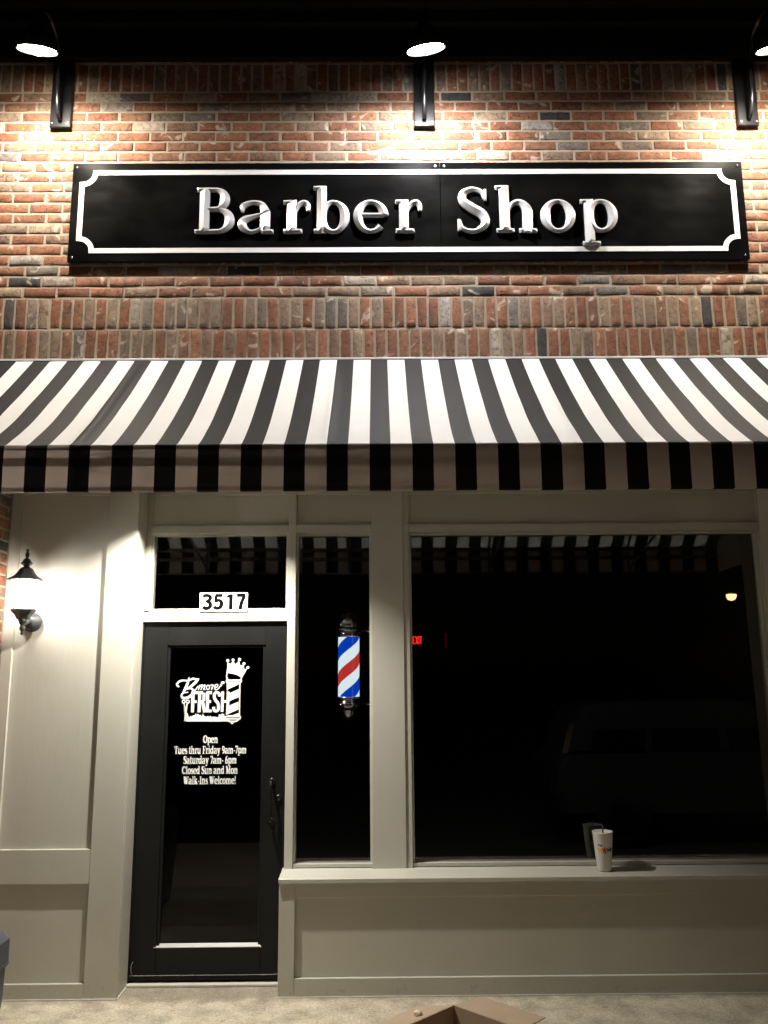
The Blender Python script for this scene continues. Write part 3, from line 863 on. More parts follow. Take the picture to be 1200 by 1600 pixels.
# scissors
lring(163, 705, 21, 22, 14); lring(222, 705, 21, 22, 14)
ls([(170, 732, 16), (180, 800, 26), (192, 985, 10)], 'vinylgrey'); ls([(214, 732, 16), (200, 800, 24), (180, 985, 12)], 'vinyl')
lp([(205, 858), (226, 884), (232, 922), (258, 922), (265, 902), (276, 922), (300, 900), (326, 900), (336, 868), (348, 900), (356, 880), (378, 888), (386, 905), (398, 890), (420, 912), (432, 905), (440, 868), (450, 905),
    (490, 925), (510, 910), (525, 922), (548, 908), (560, 925), (600, 918), (662, 932), (668, 885), (700, 895), (714, 876), (742, 884), (750, 935), (790, 988), (200, 988)])
# FRESH
W_ = 42
for a in [[(296, 560, W_ + 6), (290, 857, W_)], [(300, 577, 38), (372, 577, 38)], [(300, 705, 34), (352, 705, 34)],
          [(392, 560, W_), (384, 857, W_)], [(390, 577, 38), (440, 577, 38)], [(390, 702, 34), (440, 702, 34)], [(456, 580, 40), (452, 690, 40)], [(432, 700, 44), (466, 857, 44)],
          [(508, 560, W_), (502, 857, W_)], [(505, 577, 38), (570, 577, 38)], [(505, 702, 34), (556, 702, 34)], [(505, 838, 38), (564, 838, 38)],
          [(724, 560, W_ - 2), (714, 850, W_ - 2)], [(802, 560, W_ - 2), (794, 850, W_ - 2)], [(716, 702, 36), (800, 702, 36)]]: ls(a)
ls([(676, 630, 40), (676, 598, 40), (650, 577, 38), (622, 577, 38), (604, 600, 40), (604, 650, 42), (625, 690, 42), (655, 730, 42), (664, 790, 42), (650, 832, 38), (620, 838, 38), (596, 820, 40), (594, 780, 40)], smooth=True)
# script word
ls([(97, 492, 18), (66, 470, 26), (82, 428, 28), (130, 402, 26), (212, 402, 18)], smooth=True)
ls([(238, 352, 12), (222, 430, 32), (178, 530, 34), (150, 590, 20)], smooth=True)
ls([(205, 420, 14), (290, 375, 26), (340, 385, 26), (383, 378, 12)], smooth=True)
ls([(375, 385, 14), (330, 430, 38), (262, 490, 34), (195, 528, 14)], smooth=True)
ls([(198, 530, 14), (262, 515, 24), (300, 545, 34), (285, 600, 38), (220, 648, 38), (150, 650, 34), (132, 612, 26), (160, 578, 18), (230, 572, 10)], smooth=True)
ls([(305, 560, 18), (340, 525, 14), (372, 478, 12)], smooth=True)
ls([(398, 462, 14), (372, 538, 14)]); ls([(384, 505, 14), (425, 462, 14), (428, 482, 15), (410, 538, 14)], smooth=True)
ls([(425, 500, 14), (462, 462, 14), (468, 482, 15), (452, 528, 14), (480, 528, 8)], smooth=True)
lring(512, 500, 22, 32, 13)
ls([(530, 480, 12), (560, 465, 13), (578, 470, 14), (562, 538, 14)], smooth=True); ls([(570, 500, 12), (600, 462, 15)])
ls([(610, 508, 12), (650, 488, 12), (652, 462, 13), (628, 460, 13), (608, 500, 15), (620, 535, 14), (660, 520, 14), (695, 470, 14), (712, 440, 14)], smooth=True)
ldot(716, 432, 18); ldot(734, 430, 16); ldot(700, 470, 14)
build('logo_decal', lg, door)

# ================================================================== AWNING
AX0, AX1 = -2.9, 2.99
aw = thing('striped_awning', (-2.233, 0, 2.76), 'black and white striped canvas awning stretched over the whole shop front', 'awning')
AP = [(-.004, 3.795), (-.167, 3.648), (-.375, 3.464), (-.533, 3.332), (-.68, 3.210), (-.817, 3.106), (-.892, 3.050), (-.95, 3.008), (-.98, 2.990)]
ap = cr(AP, 3)
RAFT = [-2.69, -1.47, -.25, .97, 2.19]
def fab_top():
    mb = MB(); nx = 300
    for i in range(nx + 1):
        x = AX0 + (AX1 - AX0) * i / nx
        d = min(abs(x - r) for r in RAFT)
        bumpy = .012 * math.exp(-(d / .022) ** 2)
        for j, (y, z) in enumerate(ap):
            t = j / (len(ap) - 1); e = math.sin(math.pi * t)
            sag = .010 * e * (min(d, .6) / .6) ** .7
            nz = e * (.006 * mnoise.noise(Vector((x * 1.6, t * 3, 0))) + .0022 * mnoise.noise(Vector((x * 6 + t * 2, t * 5, 4))))
            k = (bumpy * min(1, 6 * t * (1 - t)) - sag + nz)
            mb.v.append((x, y - k * .7, z + k * .7))
    m_ = len(ap)
    for i in range(nx):
        for j in range(m_ - 1):
            a = i * m_ + j
            mb.face((a, a + 1, a + m_ + 1, a + m_), M['fabric'], True)
    return mb
build('canopy_cloth', fab_top(), aw, loc=(-2.233, 0, 2.76))
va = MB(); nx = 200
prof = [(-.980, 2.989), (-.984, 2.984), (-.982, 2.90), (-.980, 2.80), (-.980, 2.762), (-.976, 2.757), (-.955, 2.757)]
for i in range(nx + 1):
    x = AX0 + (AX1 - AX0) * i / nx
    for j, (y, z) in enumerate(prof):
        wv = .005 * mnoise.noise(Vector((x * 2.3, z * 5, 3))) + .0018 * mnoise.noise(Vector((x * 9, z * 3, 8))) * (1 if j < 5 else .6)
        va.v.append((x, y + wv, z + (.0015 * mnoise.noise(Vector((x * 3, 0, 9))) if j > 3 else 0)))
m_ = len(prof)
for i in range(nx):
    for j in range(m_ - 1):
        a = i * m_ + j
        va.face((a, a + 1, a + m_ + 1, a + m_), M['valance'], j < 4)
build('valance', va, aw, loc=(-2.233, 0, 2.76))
for xe in (AX0 + .002, AX1 - .002):
    e = MB(); pts = [(xe, y, z) for y, z in ap] + [(xe, -.978, 2.76), (xe, -.004, 2.76)]
    b = len(e.v); e.v += pts; e.face(range(len(pts)), M['valance'])
    build('end_panel', e, aw, loc=(-2.233, 0, 2.76))
for z in (2.972, 2.892):
    build('front_bar', MB().box(AX0 + .01, AX1 - .01, -.972, -.947, z - .016, z + .016, M['frame'], .003), aw)
build('bottom_bar', MB().box(AX0 + .01, AX1 - .01, -.972, -.957, 2.760, 2.772, M['frame'], .002), aw)
for r in RAFT:
    rf = MB(); rf.tube([(r, y + .012, z - .022) for y, z in ap[:-2]], .012, M['frame'], 8)
    rf.tube([(r, -.95, 2.95), (r, -.95, 2.775)], .011, M['frame'], 8)
    rf.tube([(r, -.94, 2.79), (r, -.01, 2.99)], .010, M['frame'], 8)
    build('rafter', rf, aw)
build('wall_flashing', MB().box(AX0, AX1, -.016, -.002, 3.788, 3.803, M['border'], .002), aw)

# ================================================================== SHOP SIGN
SY = -.030
sg = thing('shop_sign', (.21, SY, 4.44), 'long black sign board with white scalloped border and raised silver serif letters', 'sign')
sb = MB()
sb.box(-1.955, .4125, SY, -.008, 4.44, 5.124, M['board'], .003)
sb.box(.4145, 2.375, SY, -.008, 4.44, 5.124, M['board'], .003)
build('sign_board', sb, sg)
bx0, bx1, bz0, bz1, br, bwid = -1.888, 2.306, 4.514, 5.056, .083, .033
path = []
for (cx_, cz_, a0) in [(bx0, bz1, 0), (bx1, bz1, -90), (bx1, bz0, -180), (bx0, bz0, -270)]:
    for i in range(11):
        a = R(a0 - 90 * i / 10) if True else 0
        path.append((cx_, cz_, a))
pp = []
def arc(cx_, cz_, a0, a1):
    for i in range(11):
        a = R(a0 + (a1 - a0) * i / 10); pp.append((cx_ + br * math.cos(a), cz_ + br * math.sin(a), bwid))
arc(bx0, bz1, -90, 0); arc(bx1, bz1, 180, 270); arc(bx1, bz0, 90, 180); arc(bx0, bz0, 0, 90)
# mitred band with real corners: offset outline in/out
def offset_loop(pts, d):
    out = []; n = len(pts)
    for i in range(n):
        p0, p1, p2 = [Vector(pts[(i + k) % n][:2]) for k in (-1, 0, 1)]
        a = (p1 - p0).normalized(); b = (p2 - p1).normalized()
        na, nb = Vector((-a.y, a.x)), Vector((-b.y, b.x))
        mdir = (na + nb); l = mdir.length
        mdir = mdir / l if l > 1e-6 else na
        out.append(p1 + mdir * d / max(.35, mdir.dot(na)))
    return out
oi, oo = offset_loop(pp, -bwid / 2), offset_loop(pp, bwid / 2)
bm_ = MB(); n = len(pp)
for a, b in zip(oi, oo): bm_.v += [(a.x, SY - .004, a.y), (b.x, SY - .004, b.y), (a.x, SY - .0005, a.y), (b.x, SY - .0005, b.y)]
for i in range(n):
    j = (i + 1) % n
    bm_.face((4 * i, 4 * j, 4 * j + 1, 4 * i + 1), M['border']); bm_.face((4 * i, 4 * i + 2, 4 * j + 2, 4 * j), M['border']); bm_.face((4 * i + 1, 4 * j + 1, 4 * j + 3, 4 * i + 3), M['border'])
build('border', bm_, sg)
for x, z in [(-1.925, 5.095), (.385, 5.098), (.44, 5.098), (2.345, 5.095), (-1.925, 4.468), (2.345, 4.468)]:
    build('screw', MB().lathe([(.009, 0), (.008, -.004), (.004, -.006)], (x, SY - .0005, z), M['steel'], 14, axis='Y'), sg)
LZ = 4.6235; LH = .317; LY = SY - .004
letters = [('B', -1.154, -.903, .0, .74), ('a', -.854, -.640, .02, .76), ('r', -.593, -.434, .02, .58), ('b', -.401, -.170, .02, .80), ('e', -.117, .079, -.01, .74),
           ('r', .122, .279, .02, .58), ('S', .518, .724, .03, .70), ('h', .763, 1.023, .02, .85), ('o', 1.051, 1.271, 0, .78), ('p', 1.307, 1.543, .04, .84)]
for c, xa, xb, _, _ in letters:
    adv, strokes = GL[c]
    xs0 = min(p[0] - (p[2] / 2 if kind == 'c' or abs(pts[-1][0] - pts[0][0]) < .01 else 0) for kind, pts in strokes for p in pts)
    xs1 = max(p[0] + (p[2] / 2 if kind == 'c' or c in 'BSae' or abs(pts[-1][0] - pts[0][0]) < .01 else 0) for kind, pts in strokes for p in pts)
    sx = (xb - xa) / (xs1 - xs0)
    lmb = MB()
    for q, (kind, pts) in enumerate(strokes):
        stroke_ridge(lmb, [(xa + (p[0] - xs0) * sx, LZ + p[1] * LH, p[2] * (LH * .5 + sx * .5)) for p in pts], LY + q * .0002, .013, .62, M['letter'], kind == 'c')
    for px_, pz_ in [(xa + (xb - xa) * .3, LZ + .03), (xa + (xb - xa) * .3, LZ + .19)]: pass
    build('letter', lmb, sg)

# ================================================================== GOOSENECK SIGN LAMPS
def make_lamp():
    r = thing('gooseneck_lamp', (0, 0, 5.385), '', 'wall lamp', 'gooseneck lamps over the sign')
    build('wall_plate', MB().box(-.067, .067, -.034, -.004, 5.385, 5.945, M['plate'], .003), r)
    for x in (-.05, .05):
        build('bolt', MB().lathe([(.008, 0), (.006, -.005)], (x, -.0345, 5.41), M['steel'], 10, axis='Y'), r)
    pts = cr([(0, -.03, 5.43), (0, -.075, 5.45), (0, -.105, 5.55), (0, -.12, 5.75), (0, -.17, 5.90), (0, -.29, 5.96), (0, -.41, 5.92), (0, -.46, 5.83), (0, -.465, 5.79)], 6)
    a = MB().tube(pts, .0135, M['black_gloss'], 14)
    build('arm', a, r)
    tilt = Matrix.Rotation(R(24), 3, 'X')
    c = (0, -.455, 5.60)
    sh = MB()
    sh.lathe([(.118, 0), (.118, .012), (.114, .028), (.112, .05), (.086, .09), (.055, .12), (.036, .14), (.03, .19), (.018, .2), (.001, .2)], c, M['black_gloss'], 40, xf=tilt)
    sh.f.pop(-2); sh.mi.pop(-2); sh.sm.pop(-2); sh.col.pop(-2)   # open mouth
    build('shade', sh, r)
    build('bulb', MB().lathe([(.001, -.002), (.06, 0), (.107, .010), (.108, .016)], c, M['lens'], 36, xf=tilt), r)  # glowing disc stands in for the light caught inside the shade
    bf = MB().lathe([(.03, -.016), (.034, -.012), (.034, .012)], (c[0], c[1], c[2] + .007), M['plate'], 24, xf=Matrix.Rotation(R(-3), 3, 'X'))
    bf.mi[-2] = bf.mat(M['spot'])
    build('bulb_face', bf, r)
    return r
L0 = make_lamp()
lamps = [L0]
LX = [-2.06, .32, 2.4485]
for k in range(2):
    c = L0.copy(); COL.objects.link(c); lamps.append(c)
    for ch in list(L0.children):
        d = ch.copy(); COL.objects.link(d); d.parent = c
for o_, x, lab in zip(lamps, LX, ['leftmost black gooseneck lamp, shining above the left end of the sign', 'middle black gooseneck lamp, shining above the gap between the two sign words', 'rightmost black gooseneck lamp, cut by the photo edge at the sign\'s right end']):
    o_.location.x = x; o_['label'] = lab
for ch in lamps[1].children:
    if ch.name.startswith('bulb'):
        ch.data = ch.data.copy(); ch.data.materials[len(ch.data.materials) - 1] = M['spot_cool' if 'face' in ch.name else 'shade_disc_cool']
for lamp, ang in ((lamps[0], 3), (lamps[1], -8), (lamps[2], -7)):     # the heads hang a little askew
    for ch in lamp.children:
        if ch.name.split('.')[0] in ('bulb', 'shade'):
            ch.data = ch.data.copy()
            c_ = Vector((0, -.455, .215))
            ch.data.transform(Matrix.Translation(c_) @ Matrix.Rotation(R(ang), 4, 'Y') @ Matrix.Translation(-c_))
lamps[1].rotation_euler.z = R(-1.5)
lamps[0].rotation_euler.z = R(1.5)

# ================================================================== WALL LANTERN
LXc, LYc = -2.170, .20
lt = thing('wall_lantern', (-2.20, .41, 2.12), 'lit dark iron lantern with glass sides bracketed on the panelled wall', 'wall lantern')
I = M['iron']
build('mounting_plate', MB().lathe([(.062, 0), (.062, -.012), (.05, -.022), (.046, -.034), (.024, -.05)], (-2.198, .409, 2.205), I, 32, axis='Y'), lt)
am = MB().tube(cr([(-2.198, .37, 2.205), (-2.19, .31, 2.205), (-2.175, .25, 2.197), (LXc, LYc, 2.195)], 5), .017, I, 12, radii=None)
build('bracket_arm', am, lt)
ba = MB()
ba.lathe([(.004, 2.118), (.011, 2.126), (.006, 2.138), (.016, 2.150), (.018, 2.165), (.010, 2.176), (.02, 2.188), (.024, 2.2), (.03, 2.212)], (LXc, LYc, 0), I, 20)
ba.lathe([(.026, 2.208), (.04, 2.22), (.052, 2.243), (.072, 2.262), (.076, 2.270), (.070, 2.276)], (LXc, LYc, 0), I, 6, smooth=False, rot=R(30))
build('base_cup', ba, lt)
gl_ = MB(); h0, h1, r0, r1 = 2.276, 2.452, .056, .083
for k in range(6):
    a0, a1 = R(30 + 60 * k), R(90 + 60 * k)
    gl_.add([(LXc + r0 * math.cos(a0), LYc + r0 * math.sin(a0), h0), (LXc + r0 * math.cos(a1), LYc + r0 * math.sin(a1), h0),
             (LXc + r1 * math.cos(a1), LYc + r1 * math.sin(a1), h1), (LXc + r1 * math.cos(a0), LYc + r1 * math.sin(a0), h1)], [(0, 1, 2, 3)], M['milky'])
build('glass_panes', gl_, lt)
cg = MB()
for k in range(6):
    a0 = R(30 + 60 * k)
    cg.tube([(LXc + (r0 + .002) * math.cos(a0), LYc + (r0 + .002) * math.sin(a0), h0), (LXc + (r1 + .002) * math.cos(a0), LYc + (r1 + .002) * math.sin(a0), h1)], .0022, I, 6)
build('cage_bars', cg, lt)
rf = MB()
rf.lathe([(.106, 2.452), (.109, 2.457), (.09, 2.466), (.067, 2.480), (.050, 2.500), (.040, 2.52), (.024, 2.532), (.014, 2.535)], (LXc, LYc, 0), I, 6, smooth=False, rot=R(30))
rf.lathe([(.014, 2.532), (.024, 2.545), (.038, 2.557), (.030, 2.562), (.018, 2.582), (.010, 2.587)], (LXc, LYc, 0), I, 6, smooth=False, rot=R(30))
build('roof', rf, lt)
build('finial', MB().lathe([(.006, 2.585), (.008, 2.592), (.0125, 2.606), (.012, 2.616), (.005, 2.628), (.0085, 2.633), (.0085, 2.643), (.004, 2.645)], (LXc, LYc, 0), I, 16), lt)
build('bulb', MB().lathe([(.004, 2.30), (.016, 2.315), (.024, 2.345), (.024, 2.37), (.016, 2.40), (.004, 2.415)], (LXc, LYc, 0), M['bulb'], 20), lt)

# ================================================================== DOWNLIGHT OVER THE DOOR (behind the valance)
CX, CY, CZ = -1.175, .05, 3.06
ca = thing('canopy_downlight', (CX, CY, CZ), 'round downlight under the awning over the black door, seen only by its light', 'downlight')
cm = MB().lathe([(.069, 0), (.072, .002), (.072, .12), (.06, .13), (.001, .13)], (CX, CY, CZ), M['black_gloss'], 28)
cm.f.pop(-2); cm.mi.pop(-2); cm.sm.pop(-2); cm.col.pop(-2)
build('housing', cm, ca)
build('lens', MB().lathe([(.001, .054), (.024, .054), (.024, .058)], (CX, CY, CZ), M['canlens'], 28), ca)
build('hanger', MB().tube([(CX, CY, CZ + .125), (CX, CY, CZ + .20), (CX, .02, CZ + .20)], .01, M['black_gloss'], 10), ca)
ld = bpy.data.lights.new('canopy_lamp', 'AREA'); ld.shape = 'DISK'; ld.size = .042; ld.energy = P_CANOPY; ld.color = (1.0, .95, .85)
lo = bpy.data.objects.new('canopy_lamp', ld); COL.objects.link(lo); lo.parent = ca; lo.location = (0, 0, .050)

# ================================================================== BARBER POLE (inside, behind the narrow window)
PX, PY = -.2085, .93
bp = thing('barber_pole', (PX, PY, 1.55), 'lit red, white and blue striped barber pole glowing behind the narrow window', 'barber pole')
RP = .0775
build('striped_cylinder', MB().lathe([(RP - .004, 1.712), (RP - .004, 2.114)], (PX, PY, 0), M['pole'], 48), bp, loc=(PX, PY, 1.9))
CH = M['chrome']
tp = MB().lathe([(.088, 2.118), (.092, 2.124), (.092, 2.136), (.083, 2.140), (.083, 2.150), (.098, 2.156), (.099, 2.166), (.092, 2.172), (.088, 2.18)], (PX, PY, 0), CH, 40)
build('top_collar', tp, bp)
build('dome_cap', MB().lathe([(.088, 2.18)] + [(.088 * math.cos(R(a)), 2.185 + .098 * math.sin(R(a))) for a in range(5, 90, 8)] + [(.002, 2.284)], (PX, PY, 0), CH, 40), bp)
bt = MB().lathe([(.001, 1.548), (.014, 1.552), (.035, 1.566), (.052, 1.59), (.06, 1.612), (.064, 1.622), (.086, 1.636), (.096, 1.652), (.098, 1.668), (.088, 1.674), (.083, 1.682), (.083, 1.69), (.092, 1.695), (.092, 1.706), (.086, 1.711)], (PX, PY, 0), CH, 40)
build('bottom_cap', bt, bp)
gt = MB(); n = 40
for k in range(n):
    gt.v += [(PX + .089 * math.cos(2 * math.pi * k / n), PY + .089 * math.sin(2 * math.pi * k / n), z) for z in (1.712, 2.118)]
for k in range(n):
    j = (k + 1) % n; gt.face((2 * k, 2 * j, 2 * j + 1, 2 * k + 1), M['lanternglass'], True)
build('glass_tube', gt, bp)
for z in (2.16, 1.66):
    b = MB(); b.box(PX + .09, .12, PY - .02, PY + .02, z - .004, z + .004, CH, .001); b.tube([(PX + .11, PY - .01, z), (PX + .2, PY - .03, z - .02)], .006, CH, 8)
    build('wall_bracket', b, bp)

# ================================================================== EXIT SIGN
EX, EY, EZ = .60, 5.0, 2.2
ex = thing('exit_sign', (EX, EY, 2.30), 'small red glowing EXIT sign far inside the dark shop', 'exit sign')
build('housing', MB().box(EX - .36, EX + .21, EY - .03, EY + .03, 2.285, 2.34, M['room'], .004), ex)
build('acrylic_panel', MB().box(EX - .34, EX + .18, EY - .004, EY + .004, 2.11, 2.285, M['exitpanel']), ex)
build('glowing_edge', MB().box(EX + .18, EX + .205, EY - .004, EY + .004, 2.11, 2.285, M['exitglow']), ex)
et = MB(); q = 0
EG = {'E': [L_(.1, 0, .1, 1, .17), L_(.1, .92, .48, .92, .15), L_(.1, .5, .44, .5, .15), L_(.1, .08, .48, .08, .15)],
      'X': [L_(.06, 1, .46, 0, .17), L_(.46, 1, .06, 0, .17)], 'I': [L_(.14, 0, .14, 1, .18)], 'T': [L_(.26, 0, .26, 1, .17), L_(.02, .92, .5, .92, .15)]}
for c, xx in zip('EXIT', (.398, .432, .466, .480)):
    for kind, pts in EG[c]:
        q += 1
        stroke_flat(et, [(xx + p[0] * .062, 2.156 + p[1] * .092, p[2] * .058) for p in pts], EY - .006 - q * 1e-4, M['exitred'])
build('lettering', et, ex)

# ================================================================== DRINK CUP
KX, KY, KZ = 1.383, .515, .6685
cp = thing('drink_cup', (KX, KY, KZ), 'tall white foam drink cup with a dark straw on the window sill', 'drink cup')
build('cup_body', MB().lathe([(.040, .001), (.042, .003), (.046, .068), (.049, .072), (.061, .218), (.064, .222), (.064, .228), (.059, .228), (.057, .214), (.001, .214)], (KX, KY, KZ), M['cup'], 40), cp)
build('straw', MB().tube([(KX + .001, KY - .004, KZ + .20), (KX + .003, KY - .002, KZ + .262)], .0042, M['straw'], 10), cp)
def wrapdots(name, spec, mt):
    mb = MB()
    for (ang, h, ra, rh, lob, ph) in spec:
        n = 22; c = len(mb.v)
        rr = lambda h_: .049 + (.061 - .049) * (h_ - .072) / (.218 - .072) + .0006
        mb.v.append((KX + math.sin(ang) * rr(h), KY - math.cos(ang) * rr(h), KZ + h))
        for k in range(n):
            a = 2 * math.pi * k / n; s = 1 + .35 * math.sin(lob * a + ph)
            A = ang + ra * s * math.cos(a); H = h + rh * s * math.sin(a)
            mb.v.append((KX + math.sin(A) * rr(H), KY - math.cos(A) * rr(H), KZ + H))
        for k in range(n): mb.face((c, c + 1 + k, c + 1 + (k + 1) % n), mt)
    build(name, mb, cp)
wrapdots('yellow_print', [(-.72, .125, .24, .014, 3, .4), (-.45, .119, .12, .008, 4, 1)], pmat("print_yellow", (.62, .38, .05), .6))
wrapdots('red_print', [(-.12, .128, .24, .016, 5, .2), (-.05, .112, .12, .009, 3, 2)], pmat("print_red", (.42, .06, .04), .6))
wrapdots('green_print', [(.32, .127, .15, .012, 3, 1.5), (.58, .13, .15, .014, 4, .3), (.82, .128, .14, .012, 5, 1)], pmat("print_green", (.05, .12, .09), .6))
wrapdots('blue_print', [(-.75, .156, .11, .006, 4, 1), (-.56, .154, .11, .005, 3, 0), (-.38, .153, .11, .006, 5, 1)], pmat("print_blue", (.09, .13, .25), .6))

# ================================================================== CARDBOARD BOX
BH = .30
bxc = thing('cardboard_box', (.35, -.85, 0), 'open brown cardboard box with its flaps spread on the sidewalk', 'box')
A = Vector((.352, -.52, 0)); ue = Vector((.72, -.69, 0)).normalized(); ve = Vector((-.72, -.69, 0)).normalized()
LU, LV = .40, .42; th = .005
def wall(p, q, inward, z0=0.003, z1=BH):
    mb = MB(); i = inward * th
    vs = [p, q, q + i, p + i]
    mb.add([(v.x, v.y, z) for z in (z0, z1) for v in vs], [(3, 2, 1, 0), (4, 5, 6, 7), (0, 1, 5, 4), (1, 2, 6, 5), (2, 3, 7, 6), (3, 0, 4, 7)], M['card'])
    return mb
cb = MB()
B_, C2, D2 = A + ue * LU, A + ue * LU + ve * LV, A + ve * LV
for p, q, i in [(A, B_, ve), (B_, C2, -ue), (C2, D2, -ve), (D2, A, ue)]:
    w_ = wall(p, q, i); cb.add(w_.v, w_.f, M['card'])
cb.add([(v.x, v.y, .004) for v in (A, B_, C2, D2)], [(0, 1, 2, 3)], M['card'])
build('carton', cb, bxc)
def flap(p, q, out, ln, drop, sk=.02):
    a, b = p + out * .002, q + out * .002
    d = (b - a).normalized()
    mb = MB()
    tpts = [a, b, b + out * ln - d * sk, a + out * ln + d * sk]
    zz = [BH, BH, BH - drop, BH - drop]
    mb.add([(v.x, v.y, z) for v, z in zip(tpts, zz)] + [(v.x, v.y, z - .005) for v, z in zip(tpts, zz)],
           [(0, 1, 2, 3), (7, 6, 5, 4), (0, 4, 5, 1), (1, 5, 6, 2), (2, 6, 7, 3), (3, 7, 4, 0)], M['card'])
    build('flap', mb, bxc)
flap(A, B_, -ve, .20, .012); flap(D2, A, -ue, .20, .05); flap(B_, C2, ue, .19, .10); flap(C2, D2, ve, .19, .12)
sp = MB()
bm = bmesh.new(); bmesh.ops.create_icosphere(bm, subdivisions=2, radius=1)
c0 = Vector((.175, -.60, BH - .005))
for v in bm.verts:
    s = 1 + .35 * mnoise.noise(v.co * 2.3)
    v.co = Vector((v.co.x * .021 * s, v.co.y * .018 * s, v.co.z * .018 * s)) + c0
bm.verts.index_update()
sp.add([v.co for v in bm.verts], [[v.index for v in f.verts] for f in bm.faces], M['paper']); bm.free()
build('paper_scrap', sp, loc=(c0.x, c0.y, c0.z - .018), label='small crumpled white scrap lying on the left flap of the cardboard box', category='paper scrap')

# ================================================================== GREY BIN at the left edge
bn = thing('trash_bin', (-1.86, -1.0, 0), 'grey plastic bin cut by the lower left edge of the photo', 'trash bin')
def rrect(cx, cy, hx, hy, z, r=.05, n=5):
    o_ = []
    for sx_, sy_, a0 in ((1, 1, 0), (-1, 1, 90), (-1, -1, 180), (1, -1, 270)):
        for i in range(n + 1):
            a = R(a0 + 90 * i / n); o_.append((cx + sx_ * (hx - r) + r * math.cos(a), cy + sy_ * (hy - r) + r * math.sin(a), z))
    return o_
def loft(rings, mt, capt=True, capb=True):
    mb = MB(); n = len(rings[0])
    for r_ in rings: mb.v += r_
    for i in range(len(rings) - 1):
        for k in range(n):
            mb.face((i * n + k, i * n + (k + 1) % n, (i + 1) * n + (k + 1) % n, (i + 1) * n + k), mt, False)
    if capb: mb.face(list(range(n))[::-1], mt)
    if capt: mb.face([(len(rings) - 1) * n + k for k in range(n)], mt)
    return mb
q = -1.965; e = .257
build('bin_body', loft([rrect(q, -1, e - .05, .22, .002), rrect(q, -1, e - .012, .25, .45), rrect(q, -1, e - .008, .252, .585)], M['bin'], capt=False), bn)
build('bin_rim', loft([rrect(q, -1, e, .262, .586), rrect(q, -1, e + .003, .265, .60)], M['bin']), bn)
build('bin_lid', loft([rrect(q, -1, e, .26, .601), rrect(q, -1, e, .26, .70, .05), rrect(q, -1, e - .03, .235, .735), rrect(q, -1, e - .10, .17, .755)], M['bin']), bn)

# ================================================================== PARKING LOT LAMPS (one is mirrored in the window; the other two are added fill light)
def lot_and_fill_lamp(x, y, z, label, k=1.0):
    r = thing('parking_and_fill_lamp', (x, y, -.15), label, 'street lamp', 'parking lot lamps')
    build('pole', MB().tube([(x + .0, y - .6, -.15), (x, y - .6, z + .25), (x, y - .35, z + .3), (x, y - .1, z + .26)], .07, M['galv'], 12), r)
    build('lamp_head', MB().lathe([(.37, .14), (.34, .22), (.2, .34), (.02, .36)], (x, y, z), M['black_gloss'], 24), r)
    build('globe', MB().lathe([(.02, -.33)] + [(.33 * math.cos(R(a)), .33 * math.sin(R(a))) for a in range(-75, 30, 15)], (x, y, z), M['lot'], 24), r)
    if k <= 0: return        # mirrored globe only; the added lamps give the light
    l = bpy.data.lights.new('fill_light', 'POINT'); l.energy = P_FILL * k; l.color = (1.0, .72, .5); l.shadow_soft_size = .45
    lo = bpy.data.objects.new('fill_light', l); COL.objects.link(lo); lo.location = (x, y + .6, z - .3)
lot_and_fill_lamp(2.372 + .428 * 50, .64 - 50, 2.365 + .1145 * 50, 'orange glowing parking lot lamp mirrored in the right of the display window', 0)
lot_and_fill_lamp(45, -30, 9.0, 'added unseen fill lamp far off to the right behind the camera', 1.0)
lot_and_fill_lamp(-26, -40, 8.5, 'added unseen fill lamp far behind the camera to the left', .3)

# ================================================================== PARKED CAR (behind the camera; seen dimly in the window glass)
car = thing('parked_car', (4.5, -5.6, -.15), 'dark sport utility car mirrored dimly in the right part of the display window', 'car')
cp_ = pmat("dark_car_paint", (0.04, 0.042, 0.046), 0.25, spec=.6)
cg_ = pmat("car_glass", (0.006, 0.006, 0.007), 0.05, spec=.8)
rub = pmat("tyre_rubber", (0.015, 0.015, 0.015), .85)
def extr(prof, y0, y1, inset, mt, cx=4.5, cy=-5.6):
    """side outline (x,z) spread across the width, tucked in by `inset` at the flanks"""
    mb = MB(); n = len(prof)
    mxx = sum(p[0] for p in prof) / n; mzz = sum(p[1] for p in prof) / n
    secs = [(y0, 1 - inset), (y0 + .07, 1 - inset * .35), (y0 + .22, 1), (y1 - .22, 1), (y1 - .07, 1 - inset * .35), (y1, 1 - inset)]
    for y, k_ in secs:
        mb.v += [(cx + mxx + (x - mxx) * k_, cy + y, mzz + (z - mzz) * k_) for x, z in prof]
    for i in range(len(secs) - 1):
        for k_ in range(n):
            mb.face((i * n + k_, i * n + (k_ + 1) % n, (i + 1) * n + (k_ + 1) % n, (i + 1) * n + k_), mt, False)
    mb.face(range(n)[::-1], mt); mb.face([(len(secs) - 1) * n + k_ for k_ in range(n)], mt)
    return mb
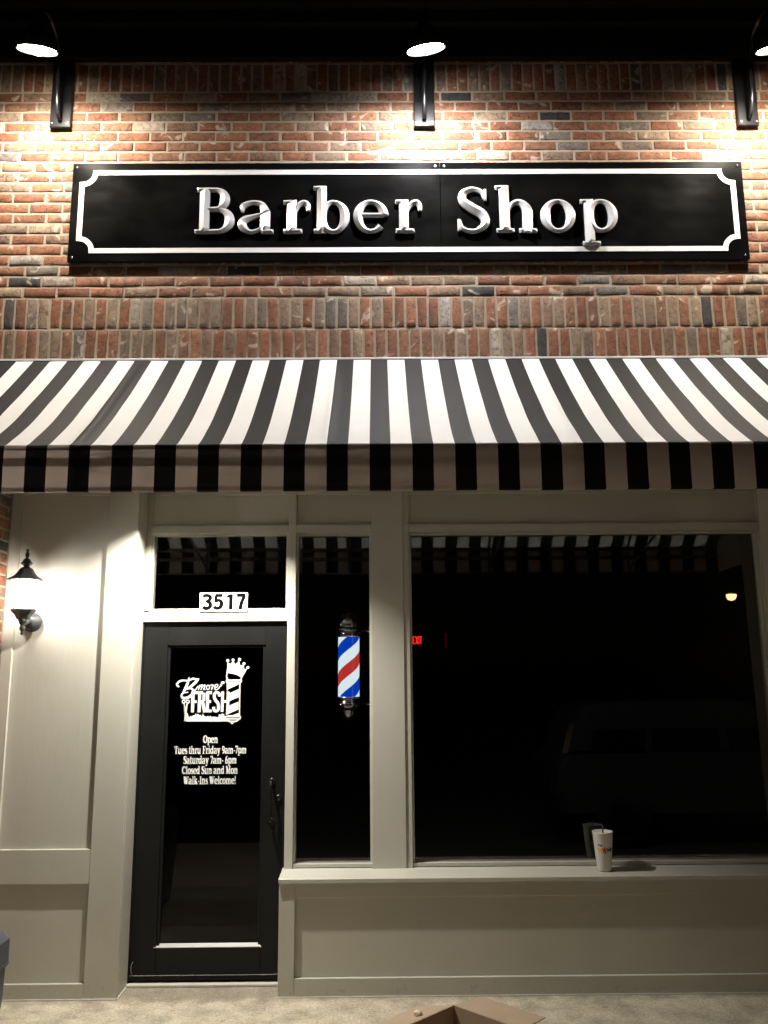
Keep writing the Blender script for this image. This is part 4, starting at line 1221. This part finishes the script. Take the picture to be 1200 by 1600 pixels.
bodyp = [(-2.25, .25), (-2.32, .5), (-2.28, .85), (-2.15, .98), (.95, 1.0), (1.15, .97), (2.05, .86), (2.28, .7), (2.3, .4), (2.22, .22)]
build('car_body', extr(bodyp, -.92, .92, .05, cp_), car)
cabp = [(-2.12, .97), (-2.0, 1.35), (-1.85, 1.58), (-1.5, 1.63), (0, 1.64), (.35, 1.6), (.7, 1.35), (1.15, .96)]
build('cabin', extr(cabp, -.80, .80, .09, cp_), car)
for sgn in (-1, 1):
    for (a, b, c, d) in [(-1.8, -1.1, -1.7, -1.05), (-1.0, -.12, -.97, -.12), (-.02, .78, -.02, .42)]:
        y = -5.6 + sgn * .812; y2 = -5.6 + sgn * .79
        mb = MB(); mb.add([(4.5 + a, y, 1.02), (4.5 + b, y, 1.02), (4.5 + d, y2, 1.50), (4.5 + c, y2, 1.50)], [(0, 1, 2, 3)], cg_)
        build('side_window', mb, car)
    for x in (-1.45, 1.42):
        wmb = MB().lathe([(.2, -.10), (.34, -.11), (.36, -.07), (.36, .07), (.34, .11), (.2, .10)], (4.5 + x, -5.6 + sgn * .84, .21), rub, 32, axis='Y')
        wo = build('wheel', wmb, car)
        build('rim', MB().lathe([(.21, -.112), (.19, -.10), (.05, -.115), (.05, .115), (.19, .10), (.21, .112)], (4.5 + x, -5.6 + sgn * .84, .21), M['plate'], 10, axis='Y', smooth=False), wo)
    build('headlight', MB().box(4.5 + 2.16, 4.5 + 2.27, -5.6 + sgn * .72 - .14, -5.6 + sgn * .72 + .14, .62, .76, M['chrome'], .02), car)
    build('door_mirror', MB().box(4.5 + .78, 4.5 + .92, -5.6 + sgn * .95 - .09, -5.6 + sgn * .95 + .09, 1.0, 1.14, cp_, .03), car)
    for x in (-.62, .38):
        build('door_handle', MB().box(4.5 + x - .09, 4.5 + x + .09, -5.6 + sgn * .925 - .012, -5.6 + sgn * .925 + .012, .86, .885, M['chrome'], .008), car)
build('windscreen', MB().box(4.5 + .72, 4.5 + .73, -6.2, -5.0, 1.05, 1.32, cg_), car)
